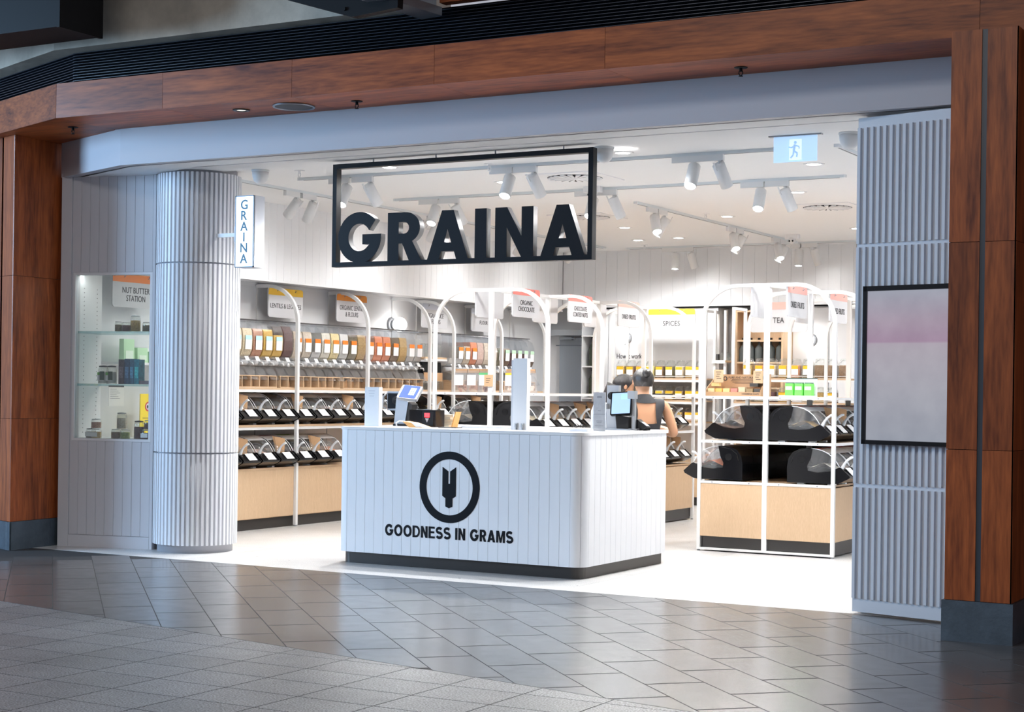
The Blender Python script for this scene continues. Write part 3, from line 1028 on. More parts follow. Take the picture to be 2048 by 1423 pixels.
# ------------------------------------------------------------------ ceiling fixtures in the shop
CAMG = mat('dome_grey_white', (0.70, 0.70, 0.70), 0.4)
for (x, y), lab in (((-8.187, 10.394), 'white dome detector under the ceiling behind the fluted column'),
                    ((-5.172, 10.406), 'white dome detector under the ceiling beside the framed sign'),
                    ((-3.427, 10.478), 'white dome detector under the ceiling near the right pilaster')):
    t = thing('dome_detector', lab, 'detector', (x, y, ZS + 0.012))
    obj('base_ring', MB().lathe([(0.0, 0.0), (0.070, 0.0), (0.072, -0.012), (0.068, -0.016), (0.0, -0.016)], 24), CAMG, t)
    obj('dome', MB().lathe([(0.066, -0.016), (0.064, -0.05), (0.052, -0.085), (0.03, -0.105), (0.0, -0.112)], 24), CAMG, t)
LENS = mat('led_lens', (1, 1, 1), 0.3, emit=(1.0, 0.97, 0.93), estr=14.0)
dls = ((-7.144, 10.66, 'behind the left half of the framed sign'), (-5.17, 10.70, 'beside the dome detector right of the framed sign'), (-7.614, 15.829, 'above the middle of the centre gondola'),
       (-7.557, 17.1, 'near the back wall track'), (-4.904, 13.611, 'beside the ceiling vent over the right gondola'), (-8.2, 13.1, 'added as fill between the left wall track and the second track'), (-8.1, 17.2, 'added as fill in the far left corner'), (-6.2, 15.2, 'added as fill over the aisle right of the aisle track'), (-6.9, 12.0, 'added as fill between the front and second tracks'),
       (-4.2, 12.0, 'added as fill beyond the exit sign'), (-5.4, 16.8, 'added as fill near the back wall at right'), (-3.2, 15.0, 'added as fill behind the right pilaster'))  # downlights after the one by the ceiling vent are added for overall fill
for x, y, lab in dls:
    t = thing('downlight', 'recessed round white downlight ' + lab, 'light', (x, y, ZC if y > 10.8 else ZS + 0.012))
    obj('rim', MB().lathe([(0.052, 0.0), (0.054, -0.004), (0.078, -0.004), (0.082, 0.0)], 24), WHITE, t)
    obj('lens', MB().lathe([(0.0, -0.003), (0.052, -0.003), (0.052, 0.0), (0.0, 0.0)], 20), LENS, t)
    d = bpy.data.lights.new('downlight_lamp', 'SPOT')
    d.energy, d.spot_size, d.spot_blend, d.shadow_soft_size, d.color = 86, 2.75, 0.5, 0.06, (1.0, 0.985, 0.965)
    lo = bpy.data.objects.new('downlight_lamp', d)
    COL.objects.link(lo)
    lo.parent = t
    lo.location = (0, 0, -0.02)
for (x, y, rz), lab in (((-6.2, 11.95, 0.0), 'square swirl air diffuser in the ceiling behind the framed sign'), ((-7.485, 14.704, 0), 'square swirl air diffuser in the ceiling over the centre gondola'),
                        ((-5.031, 14.77, 0), 'square swirl air diffuser in the ceiling over the right gondola')):
    t = thing('air_diffuser', lab, 'air vent', (x, y, ZC))
    obj('plate', MB().box(-0.30, 0.30, -0.30, 0.30, -0.008, 0.0), WHITE, t)
    obj('plenum', MB().lathe([(0.0, -0.009), (0.225, -0.009), (0.225, -0.0085), (0.0, -0.0085)], 32), BLACKM, t)
    vane = MB().prism([(0.035, -0.006), (0.215, -0.028), (0.222, 0.012), (0.035, 0.004)], -0.016, -0.010, 'z').mesh('vane')
    for k in range(20):
        o = link('vane', vane, WHITE, t, rotz=2 * PI * k / 20)
    obj('hub', MB().lathe([(0.0, -0.02), (0.035, -0.018), (0.04, -0.008), (0.0, -0.008)], 16), WHITE, t)

sprinkler(-8.05, 10.72, ZC, False, 'white sprinkler head between the dome detector and the front track')
sprinkler(-6.45, 11.0, ZC, False, 'white sprinkler head beside the middle lamps of the front track')
sprinkler(-6.30, 14.9, ZC, False, 'white sprinkler head beside the long track over the aisle')
sprinkler(-8.30, 17.8, ZC, False, 'white sprinkler head at the left end of the back track')

# security cameras
for (x, y), lab in (((-6.35, 12.57), 'small white twin-lens camera on the second ceiling track'), ((-6.25, 17.2), 'small white twin-lens camera near the back ceiling track')):
    t = thing('people_counter', lab, 'camera', (x, y, ZC))
    obj('housing', MB().prism(rrect(0.16, 0.08, 0.02), -0.05, 0.0, 'z'), WHITE, t)
    obj('eyeball', MB().ball((0, -0.01, -0.06), 0.042, 14, 10), CAMG, t)
    for s in (-1, 1):
        obj('lens', MB().ball((s * 0.018, -0.045, -0.072), 0.011, 8, 6), BLACK, t)

# ------------------------------------------------------------------ track lighting
TRK = mat('track_white', (0.66, 0.70, 0.72), 0.4)
CAN = mat('lamp_white', (0.72, 0.72, 0.72), 0.45)
LAMP = mat('lamp_lens', (1, 1, 1), 0.3, emit=(1.0, 0.98, 0.95), estr=40.0)
can_me = MB().lathe([(0.0, 0.0), (0.043, 0.0), (0.046, -0.004), (0.046, -0.186), (0.040, -0.190), (0.040, -0.180)], 24).mesh('can')
lens_me = MB().lathe([(0.0, -0.181), (0.0395, -0.181)], 24).mesh('lens')
adp_x = MB().box(-0.10, 0.10, -0.016, 0.016, -0.045, 0.0).mesh('adapter')
adp_y = MB().box(-0.016, 0.016, -0.10, 0.10, -0.045, 0.0).mesh('adapter')
stem_me = MB().lathe([(0.014, -0.045), (0.014, -0.066), (0.008, -0.070), (0.008, -0.095)], 10).mesh('stem')
yoke_me = MB().box(-0.006, 0.006, -0.049, -0.043, -0.03, 0.04).mesh('yoke')


def spot(x, y, axis, aim, label, energy, on=True, off=0.07, size=2.3):
    t = thing('track_spotlight', label, 'spotlight', (x, y, ZC - 0.022), 0, 'white cylinder track spotlights')
    mobj('adapter', adp_x if axis == 'x' else adp_y, CAN, t)
    dx, dy = (off, 0) if axis == 'x' else (0, off)
    mobj('stem', stem_me, CAN, t, loc=(dx, dy, 0))
    q = Vector(aim).normalized().to_track_quat('-Z', 'Y')
    M = Matrix.Translation((dx, dy, -0.095)) @ q.to_matrix().to_4x4() @ Matrix.Translation((0, 0, 0.03))
    c = mobj('can', can_me, CAN, t, mw=M)
    mobj('lens', lens_me, LAMP, c)
    mobj('yoke', yoke_me, CAN, c)
    d = bpy.data.lights.new('spot_lamp', 'SPOT')
    d.energy, d.spot_size, d.spot_blend, d.shadow_soft_size, d.color = energy, size, 1.0, 0.035, (1.0, 0.985, 0.97)
    lo = bpy.data.objects.new('spot_lamp', d)
    COL.objects.link(lo)
    lo.parent = t
    lo.matrix_local = M @ Matrix.Translation((0, 0, -0.195))


def track(a, b, label):
    t = thing('light_track', label, 'light track', (0, 0, 0))
    ax = 0 if abs(a[0] - b[0]) > abs(a[1] - b[1]) else 1
    w = 0.017
    if ax == 0:
        obj('rail', MB().box(a[0], b[0], a[1] - w, a[1] + w, ZC - 0.022, ZC), TRK, t)
        obj('slot', MB().box(a[0] + 0.04, b[0] - 0.04, a[1] - 0.005, a[1] + 0.005, ZC - 0.0235, ZC - 0.022), mat('slot_grey', (0.10, 0.11, 0.12), 0.5), t)
        obj('end_cap', MB().box(a[0] - 0.012, a[0], a[1] - w - 0.001, a[1] + w + 0.001, ZC - 0.023, ZC), WHITE, t)
        obj('end_cap', MB().box(b[0], b[0] + 0.012, a[1] - w - 0.001, a[1] + w + 0.001, ZC - 0.023, ZC), WHITE, t)
    else:
        obj('rail', MB().box(a[0] - w, a[0] + w, a[1], b[1], ZC - 0.022, ZC), TRK, t)
        obj('slot', MB().box(a[0] - 0.005, a[0] + 0.005, a[1] + 0.04, b[1] - 0.04, ZC - 0.0235, ZC - 0.022), mat('slot_grey', (0.10, 0.11, 0.12), 0.5), t)
        obj('end_cap', MB().box(a[0] - w - 0.001, a[0] + w + 0.001, a[1] - 0.012, a[1], ZC - 0.023, ZC), WHITE, t)
        obj('end_cap', MB().box(a[0] - w - 0.001, a[0] + w + 0.001, b[1], b[1] + 0.012, ZC - 0.023, ZC), WHITE, t)


track((-8.33, 11.1), (-3.97, 11.1), 'white ceiling light track nearest the shop front')
track((-8.42, 12.67), (-4.18, 12.67), 'second white ceiling light track from the shop front')
track((-8.85, 10.95), (-8.85, 17.85), 'long white ceiling light track along the left wall')
track((-6.48, 13.7), (-6.48, 17.95), 'white ceiling light track running to the back over the aisle')
track((-8.65, 18.05), (-3.6, 18.05), 'white ceiling light track along the back wall')
track((-3.72, 11.1), (-3.72, 16.5), 'white ceiling light track behind the right pilaster')
EF = 20
nm = ('left', 'middle', 'right')
for k, (x1, x2) in enumerate(((-7.93, -7.70), (-6.40, -6.19), (-4.86, -4.66))):
    spot(x1, 11.1, 'x', (0.06, -0.62, -1), 'first spotlight of the %s pair on the front track, lens tilted forward' % nm[k], EF * 7, size=1.8)
    spot(x2, 11.1, 'x', (0.16, 0.78, -1), 'second spotlight of the %s pair on the front track, tilted to the back' % nm[k], EF * 3.2, size=1.5)
for k, (x1, x2) in enumerate(((-8.06, -7.84), (-6.47, -6.27), (-4.95, -4.74))):
    spot(x1, 12.67, 'x', (0.08, -0.62, -1), 'first spotlight of the %s pair on the second track, lens tilted forward' % nm[k], EF * 15, size=1.6)
    spot(x2, 12.67, 'x', (0.30, 0.50, -1), 'second spotlight of the %s pair on the second track, tilted to the back' % nm[k], EF * 0.6)
for k, (y, lab) in enumerate(((11.68, 'nearest the column'), (11.92, 'second from the column'), (13.75, 'third from the column'), (13.98, 'fourth from the column'), (15.5, 'fifth from the column'), (15.75, 'sixth from the column'), (17.0, 'seventh from the column'))):
    spot(-8.85, y, 'y', (-0.85 if k % 2 == 0 else -0.62, 0.12, -0.8 if k % 2 == 0 else -1), 'spotlight aimed at the left wall, %s on the left track' % lab, EF * 0.55)
for k, (y, lab) in enumerate(((14.05, 'nearest pair'), (16.0, 'middle pair'), (17.3, 'farthest pair'))):
    spot(-6.48, y, 'y', (0.42, -0.50, -1), 'right-tilted spotlight of the %s on the aisle track' % lab, EF * 1.3, size=1.7)
    spot(-6.48, y + 0.22, 'y', (-0.45, -0.30, -1), 'left-tilted spotlight of the %s on the aisle track' % lab, EF * 1.3, size=1.7)
for k, (x, lab) in enumerate(((-8.08, 'leftmost'), (-7.88, 'second from left'), (-6.55, 'third from left'), (-6.36, 'fourth from left'))):
    spot(x, 18.05, 'x', (0.02, -0.12, -1) if k % 2 == 0 else (0.24, 0.25, -1), '%s spotlight on the back wall track' % lab, EF * (0.22 if k % 2 == 0 else 0.06))
for y in (12.4, 14.4):  # hidden spots added to help light the shop interior evenly
    spot(-3.72, y, 'y', (-0.5, 0.05, -1), 'added fill spotlight on the track behind the right pilaster, %s one' % ('near' if y < 13 else 'far'), EF)
# ------------------------------------------------------------------ hanging category cards
YEL = mat('card_yellow', (0.82, 0.50, 0.04), 0.5)
ORA = mat('card_orange', (0.62, 0.22, 0.02), 0.5)
COR = mat('card_coral', (0.78, 0.22, 0.19), 0.5)
PNK = mat('card_pink', (0.80, 0.42, 0.37), 0.5)
CARD = mat('card_white', (0.60, 0.60, 0.62), 0.5)
INK = mat('print_black', (0.02, 0.02, 0.022), 0.6)
LILAC = mat('card_pale_blue', (0.62, 0.66, 0.76), 0.5)


def card(center, right, w, h, band, text, tw, th, label, hookz=None):
    """rounded hanging card with a coloured top band and two hooks"""
    t = thing('category_sign', label, 'sign')
    t.matrix_world = basis(center, right, (0, 0, 1))
    out = rrect(w, h, 0.028)
    obj('board', MB().prism(out, -0.006, 0.006, 'z'), CARD, t)
    if band:
        bh = h * 0.24
        bp = [(x, y) for x, y in clip_poly(out, [(0, 1, h / 2 - bh)])]
        obj('colour_band', MB().prism(bp, 0.006, 0.0075, 'z'), band, t)
    if text:
        me = text_mesh(text, w=tw, h=th, depth=0.0015, bold=0.0)
        link('lettering', me, INK, t, mw=Matrix.Translation((0, -h * 0.10, 0.0075)))
    for s in (-1, 1):
        obj('hook', MB().tube([(s * w * 0.26, h / 2 - 0.028, 0.008), (s * w * 0.26 + 0.004, h / 2 - 0.02, 0.02), (s * w * 0.26 + 0.006, h / 2 - 0.01, 0.012)], 0.0035, 6), SILVER, t)
    return t


# ------------------------------------------------------------------ gondola frames
def arc_pts(x_post, x_c, z0, z1, r, y, axis='x'):
    """post top -> quarter arc -> flat -> centre"""
    s = 1 if x_c > x_post else -1
    pts = [(x_post, z0)]
    for k in range(9):
        a = PI / 2 * k / 8
        pts.append((x_post + s * r * (1 - math.cos(a)), z1 - r + r * math.sin(a)))
    pts.append((x_c, z1))
    return [(p[0], y, p[1]) for p in pts]


KICK = mat('kick_charcoal', (0.030, 0.028, 0.027), 0.4)
SW = 0.030


def gondola(x0, xc, x1, ys, label, zt=2.235):
    g = thing('gondola_shelving', label, 'shelving')
    y0, y1 = ys[0], ys[-1]
    for i, y in enumerate(ys):
        for x, s in ((x0, 1), (x1, -1)):
            obj('post', MB().box(x - SW / 2, x + SW / 2, y - SW / 2, y + SW / 2, 0.012, 1.90), FRAME, g)
            obj('arch', MB().tube(arc_pts(x, xc, 1.90, zt - 0.015, 0.33, y)[1:], 0.02, square=(SW, 0.028), upv=(0, 1, 0)), FRAME, g)
            obj('foot', MB().lathe([(0.012, 0.0), (0.016, 0.004), (0.010, 0.008), (0.008, 0.014)], 10, (x, y, 0)), GREYM, g)
        obj('centre_post', MB().box(xc - 0.021, xc + 0.021, y - SW / 2, y + SW / 2, 0.012, zt), FRAME, g)
    obj('ridge_rail', MB().box(xc - 0.015, xc + 0.015, y0, y1, zt - 0.028, zt), FRAME, g)
    e = SW / 2
    for y in (y0, y1):
        for a, b in ((x0 + e, xc - 0.021), (xc + 0.021, x1 - e)):
            for z in (0.030, 0.590, 0.930, 1.300):
                ra = obj('rail', MB().box(a, b, y - e, y + e, z - 0.022 + (0.004 if z < 0.1 else 0), z), FRAME, g)
                if z > 0.5 and y == y0:
                    for f in (0.19, 0.79):
                        obj('screw', MB().lathe([(0.0, 0.0), (0.006, 0.0), (0.006, 0.002)], 8), GREYM, ra,
                            mw=Matrix.Translation((a + (b - a) * f, y - e, z - 0.011)) @ Matrix.Rotation(PI / 2, 4, 'X'))
    for a, b in zip(ys[:-1], ys[1:]):
        for xs, x in ((1, x0), (-1, x1)):
            for z in (0.930, 1.300):
                obj('rail', MB().box(x - e, x + e, a + e, b - e, z - 0.022, z), FRAME, g)
            xi0, xi1 = (x0 + e, xc - 0.004) if xs == 1 else (xc + 0.004, x1 - e)
            obj('cabinet_panel', MB().box(min(x - xs * 0.004, x + xs * 0.012), max(x - xs * 0.004, x + xs * 0.012), a + e, b - e, 0.126, 0.566), OAK, g)
            obj('kick_plate', MB().box(min(x + xs * 0.02, x + xs * 0.03), max(x + xs * 0.02, x + xs * 0.03), a, b, 0.010, 0.126), KICK, g)
            obj('shelf', MB().box(xi0, xi1, a + 0.002, b - 0.002, 0.572, 0.588), OAKX, g)
            obj('shelf', MB().box(xi0, xi1, a + 0.002, b - 0.002, 0.912, 0.928), OAKX, g)
            obj('top_shelf', MB().box(xi0, xi1, a + 0.002, b - 0.002, 1.282, 1.298), FRAME if a == ys[0] else OAKX, g)
    for a, b in ((x0 + e, xc - 0.021), (xc + 0.021, x1 - e)):
        for y, s in ((y0, 1), (y1, -1)):
            obj('end_panel', MB().box(a, b, y - 0.006 * s - 0.006, y - 0.006 * s + 0.006, 0.126, 0.566), OAK, g)
            obj('kick_plate', MB().box(a, b, y + 0.012 * s - 0.004, y + 0.012 * s + 0.004, 0.030, 0.126), KICK, g)
    return g


GY = (12.83, 13.90, 14.98, 16.06)
gondola(-8.07, -7.48, -6.90, GY, 'centre gondola with white arched frame and oak base behind the counter')
RY = (12.93, 14.0, 15.07, 16.14)
gondola(-5.49, -4.907, -4.325, RY, 'right gondola with white arched frame and oak base near the pilaster')

# cards on the gondolas
for (txt, band, th, lab), y in zip((('ORGANIC\nCHOCOLATE', COR, 0.10, 'coral-topped ORGANIC CHOCOLATE card on the centre gondola'),
                                   ('CHOCOLATE\nCOATED NUTS', COR, 0.10, 'coral-topped CHOCOLATE COATED NUTS card on the centre gondola'),
                                   ('DRIED FRUITS', PNK, 0.045, 'pink-topped DRIED FRUITS card on the centre gondola')), GY):
    card((-7.28, y + 0.27, 2.112), (0, 1, 0), 0.50, 0.26, band, txt, 0.30 if '\n' in txt else 0.32, th, lab)
for k, y in enumerate(GY[:3]):
    card((-7.66, y + 0.27, 2.112), (0, -1, 0), 0.50, 0.26, COR, None, 0, 0, 'back-turned card behind the %s card of the centre gondola' % ('ORGANIC CHOCOLATE', 'CHOCOLATE COATED NUTS', 'DRIED FRUITS')[k])
for k, y in enumerate(RY[:2]):
    card((-4.74, y + 0.24, 2.090), (0, 1, 0), 0.47, 0.26, PNK, 'DRIED FRUITS', 0.32, 0.05, '%s DRIED FRUITS card on the right gondola' % ('nearest pink-topped', 'second pink-topped')[k])
    card((-5.05, y + 0.24, 2.090), (0, -1, 0), 0.47, 0.26, PNK, None, 0, 0, 'back-turned card beside the %s DRIED FRUITS card of the right gondola' % ('nearest', 'second')[k])
card((-4.74, RY[2] + 0.24, 2.090), (0, 1, 0), 0.47, 0.26, PNK, None, 0, 0, 'farthest pink-topped card on the right gondola, half behind the pilaster')

# ------------------------------------------------------------------ left wall unit
lw = thing('wall_shelving', 'long left wall shelving with white arches and oak cabinets', 'shelving')
LX = -9.6
for a, b in zip(wy[1:-1], wy[2:]):
    obj('cabinet_door', MB().box(LX - 0.018, LX, a + 0.018, b - 0.018, 0.108, 0.548), OAK, lw)
    obj('cabinet_body', MB().box(-10.07, LX - 0.02, a + 0.004, b - 0.004, 0.10, 0.547), OAK, lw)
    obj('kick_plate', MB().box(LX - 0.05, LX - 0.04, a, b, 0.0, 0.108), KICK, lw)
    obj('cabinet_top', MB().box(-10.07, LX + 0.004, a + 0.017, b - 0.017, 0.549, 0.570), OAKX, lw)
    obj('shelf', MB().box(-10.07, LX - 0.002, a + 0.017, b - 0.017, 0.950, 0.972), OAKX, lw)
    obj('shelf_rail', MB().box(LX - 0.03, LX - 0.002, a + 0.016, b - 0.016, 0.925, 0.949), FRAME, lw)
    obj('shelf', MB().box(-10.07, LX - 0.002, a + 0.017, b - 0.017, 1.300, 1.318), OAKX, lw)
    obj('shelf_rail', MB().box(LX - 0.03, LX - 0.002, a + 0.016, b - 0.016, 1.274, 1.299), FRAME, lw)
for y in wy[1:]:
    obj('post', MB().box(LX - 0.004, LX + 0.028, y - 0.016, y + 0.016, 0.012, 1.94), FRAME, lw)
    obj('arch', MB().tube(arc_pts(LX + 0.012, -10.08, 1.94, 2.30, 0.36, y)[1:], 0.02, square=(0.032, 0.032), upv=(0, 1, 0)), FRAME, lw)
    obj('foot', MB().lathe([(0.012, 0.0), (0.016, 0.004), (0.010, 0.008), (0.008, 0.014)], 10, (LX + 0.012, y, 0)), GREYM, lw)
# pigeon-hole trays under the dispensers
trays = ((11.62, 12.52), (12.575, 13.545), (13.60, 14.42), (14.42, 15.08), (15.80, 16.62), (16.72, 17.6))
for k, (a, b) in enumerate(trays):
    t = thing('pigeonhole_tray', 'oak pigeonhole tray under the dispensers, %s from the column' % ORD[k], 'tray')
    n = max(1, round((b - a) / 0.128))
    w = (b - a) / n
    obj('base_board', MB().box(-9.95, -9.632, a, b, 1.319, 1.328), OAKX, t)
    obj('top_board', MB().box(-9.95, -9.64, a, b, 1.424, 1.432), OAKX, t)
    obj('back_board', MB().box(-9.95, -9.942, a, b, 1.328, 1.424), OAKX, t)
    for i in range(n + 1):
        obj('divider', MB().box(-9.942, -9.634, a + i * w - 0.005 * (i > 0), a + i * w + 0.005 * (i < n), 1.328, 1.424), OAKX, t)
    for i in range(n):
        if random.random() < 0.8:
            bg = obj('paper_bag', MB().prism([(a + i * w + 0.012, 1.33), (a + (i + 1) * w - 0.012, 1.33), (a + (i + 1) * w - 0.02, 1.40 + random.uniform(-0.02, 0.015)), (a + i * w + 0.018, 1.37 + random.uniform(-0.02, 0.02))],
                                             -9.90, -9.68 + random.uniform(-0.05, 0.02), 'x'), BROWNP)
            tag(bg, 'brown paper bag in %s hole of %s pigeonhole tray from the column' % (ORD[i], ORD[k]), 'paper bag', 'paper bags in the pigeonhole trays')

# cards on the wall
card((-9.93, 13.025, 2.143), (0, 1, 0), 0.55, 0.285, YEL, 'LENTILS & LEGUMES', 0.49, 0.045, 'yellow-topped LENTILS & LEGUMES card on the left wall')
card((-9.93, 14.145, 2.148), (0, 1, 0), 0.54, 0.285, ORA, 'ORGANIC LENTILS\n& FLOURS', 0.43, 0.115, 'orange-topped ORGANIC LENTILS & FLOURS card on the left wall')
card((-9.93, 15.76, 2.143), (0, 1, 0), 0.54, 0.27, LILAC, 'ORGANIC RICE\n& FLOURS', 0.36, 0.115, 'pale ORGANIC RICE & FLOURS card on the left wall')
card((-9.93, 16.84, 2.143), (0, 1, 0), 0.56, 0.27, LILAC, 'FLOUR', 0.18, 0.045, 'pale FLOUR card on the left wall')
card((-9.93, 10.90, 2.135), (0, 1, 0), 0.58, 0.285, mat('card_bright_orange', (0.85, 0.22, 0.03), 0.5), 'NUT BUTTER\nSTATION', 0.34, 0.12, 'orange-topped NUT BUTTER STATION card seen through the display window')

# ------------------------------------------------------------------ gravity dispensers
GRAINS = {}


def grain(name, c1, c2, scale=130):
    if name in GRAINS:
        return GRAINS[name]
    m = bpy.data.materials.new('grain_' + name)
    m.use_nodes = True
    nt = m.node_tree
    b = nt.nodes['Principled BSDF']
    b.inputs['Roughness'].default_value = 0.6
    tc = nt.nodes.new('ShaderNodeTexCoord')
    vo = nt.nodes.new('ShaderNodeTexVoronoi')
    vo.inputs['Scale'].default_value = scale
    nt.links.new(tc.outputs['Object'], vo.inputs['Vector'])
    r = nt.nodes.new('ShaderNodeValToRGB')
    r.color_ramp.elements[0].color = (*c1, 1)
    r.color_ramp.elements[1].color = (*c2, 1)
    nt.links.new(vo.outputs['Color'], r.inputs[0])
    nt.links.new(r.outputs[0], b.inputs['Base Color'])
    bp = nt.nodes.new('ShaderNodeBump')
    bp.inputs['Strength'].default_value = 0.6
    bp.inputs['Distance'].default_value = 0.006
    nt.links.new(vo.outputs['Distance'], bp.inputs['Height'])
    nt.links.new(bp.outputs[0], b.inputs['Normal'])
    GRAINS[name] = m
    return m


grain('corn', (0.75, 0.55, 0.30), (0.90, 0.78, 0.55), 90)
grain('redlentil', (0.45, 0.12, 0.05), (0.75, 0.42, 0.25), 150)
grain('yellow', (0.70, 0.35, 0.03), (0.90, 0.60, 0.10), 130)
grain('kidney', (0.045, 0.008, 0.010), (0.12, 0.02, 0.02), 110)
grain('beige', (0.55, 0.42, 0.30), (0.80, 0.70, 0.56), 120)
grain('cream', (0.72, 0.66, 0.52), (0.92, 0.88, 0.78), 100)
grain('pasta', (0.80, 0.62, 0.22), (0.95, 0.82, 0.45), 80)
grain('green', (0.10, 0.09, 0.04), (0.26, 0.20, 0.10), 140)
grain('brown', (0.12, 0.06, 0.025), (0.30, 0.17, 0.08), 140)
grain('orange', (0.75, 0.15, 0.04), (0.92, 0.35, 0.16), 150)
grain('white', (0.70, 0.69, 0.66), (0.92, 0.91, 0.88), 160)
grain('amber', (0.40, 0.22, 0.05), (0.65, 0.42, 0.12), 120)
grain('pinkish', (0.55, 0.33, 0.27), (0.75, 0.55, 0.46), 120)
grain('empty', (0.6, 0.6, 0.6), (0.7, 0.7, 0.7), 100)

DW = 0.146
hopper_prof = [(-0.02, 0.50), (0.10, 0.50), (0.155, 0.47), (0.185, 0.41), (0.195, 0.33), (0.190, 0.24), (0.165, 0.185), (0.12, 0.15), (0.05, 0.15), (0.0, 0.19), (-0.02, 0.28)]
valve_prof = [(0.045, 0.15), (0.125, 0.15), (0.165, 0.17), (0.19, 0.135), (0.185, 0.10), (0.15, 0.075), (0.07, 0.085)]
chute_prof = [(0.075, 0.083), (0.155, 0.076), (0.20, 0.06), (0.275, -0.045), (0.23, -0.055), (0.13, 0.02)]
gh = [p for p in hopper_prof]


def shell(prof, w, name):
    """thin-walled clear body: extruded outline"""
    return MB().prism(prof, -w / 2, w / 2, 'y').mesh(name)


hop_me = shell(hopper_prof, DW - 0.004, 'hopper')
val_me = shell(valve_prof, DW - 0.01, 'valve_body')
chu_me = shell(chute_prof, DW - 0.02, 'chute')
whl_me = MB().lathe([(0.0, -0.066), (0.028, -0.066), (0.028, 0.066), (0.0, 0.066)], 14).mesh('paddle_wheel')
lid_me = MB().box(-0.02, 0.10, -DW / 2 + 0.002, DW / 2 - 0.002, 0.501, 0.512).mesh('lid')
cap_me = MB().lathe([(0.0, 0.0), (0.018, 0.0), (0.018, 0.012), (0.0, 0.012)], 12).mesh('knob')
lab_pts = [(0.198, 0.36), (0.1995, 0.33), (0.1955, 0.245), (0.193, 0.235)]
lab_top = MB().prism([(0.1985, 0.365), (0.201, 0.363), (0.202, 0.325), (0.2, 0.325)], -0.046, 0.046, 'y').mesh('label_band')
lab_me = MB().prism([(0.2, 0.324), (0.202, 0.324), (0.1985, 0.235), (0.1965, 0.235)], -0.046, 0.046, 'y').mesh('label_card')
tag_me = MB().prism([(0.172, 0.172), (0.174, 0.171), (0.1955, 0.131), (0.1935, 0.130)], -0.028, 0.028, 'y').mesh('price_tag')
handle_me = MB().tube([(0.19, 0.03, 0.115), (0.225, 0.03, 0.11), (0.235, 0.03, 0.09)], 0.007, 8).mesh('handle')


def fill_mesh(level):
    pr = clip_poly([(p[0] * 0.96 + 0.003, p[1]) for p in hopper_prof][::-1], [(0, -1, -level), (0, 1, 0.154)])
    return MB().prism(pr, -DW / 2 + 0.006, DW / 2 - 0.006, 'y').mesh('contents')


FILLS = {lv: fill_mesh(lv) for lv in (0.47, 0.43, 0.38, 0.33, 0.24)}
BLUEB = mat('label_blue', (0.45, 0.70, 0.78), 0.5)
ORAB = mat('label_orange', (0.85, 0.20, 0.015), 0.5)
GRNB = mat('label_green', (0.45, 0.66, 0.48), 0.5)
run = [('corn', .43, BLUEB, 'blue'), ('corn', .43, BLUEB, 'blue'), ('redlentil', .43, BLUEB, 'blue'), ('yellow', .43, BLUEB, 'blue'), ('yellow', .38, BLUEB, 'blue'), ('kidney', .47, None, ''), ('beige', .43, ORAB, 'orange'), ('beige', .43, ORAB, 'orange'),
       ('empty', .24, ORAB, 'orange'), ('cream', .43, ORAB, 'orange'), ('pasta', .43, ORAB, 'orange'), ('white', .43, ORAB, 'orange'), ('green', .38, ORAB, 'orange'), ('amber', .43, None, ''),
       ('pinkish', .33, ORAB, 'orange'), ('orange', .43, ORAB, 'orange'), ('orange', .43, ORAB, 'orange'), ('brown', .24, ORAB, 'orange'), ('amber', .43, None, ''), ('empty', .24, ORAB, 'orange'), ('empty', .24, ORAB, 'orange')]
run2 = [('empty', .24, None, ''), ('empty', .24, ORAB, 'orange'), ('beige', .38, ORAB, 'orange'), ('orange', .43, ORAB, 'orange'), ('pinkish', .43, None, ''), ('beige', .43, None, ''), ('beige', .38, None, ''),
        ('green', .38, GRNB, 'green'), ('brown', .38, GRNB, 'green'), ('kidney', .33, GRNB, 'green'), ('brown', .33, GRNB, 'green'), ('kidney', .33, GRNB, 'green'), ('brown', .24, GRNB, 'green')]


def dispenser(x, y, z, g, lv, band, lab):
    t = thing('gravity_dispenser', lab, 'dispenser', (x, y, z), 0, 'clear gravity dispensers on the left wall')
    mobj('hopper', hop_me, CLEAR, t)
    v = mobj('valve_body', val_me, CLEAR, t)
    mobj('chute', chu_me, CLEAR, t)
    mobj('lid', lid_me, CLEAR, t)
    mobj('handle', handle_me, PAPER, t)
    o = mobj('paddle_wheel', whl_me, PAPER, v, mw=Matrix.Translation((0.115, 0, 0.115)) @ Matrix.Rotation(PI / 2, 4, 'X'))
    mobj('contents', FILLS[lv], GRAINS[g], t)
    if band:
        mobj('label_card', lab_me, PAPER, t)
        mobj('label_band', lab_top, band, t)
    else:
        mobj('knob', cap_me, PAPER, t, mw=Matrix.Translation((0.185, 0, 0.10)) @ Matrix.Rotation(PI / 2, 4, 'Y'))
    mobj('price_tag', tag_me, PAPER, t)


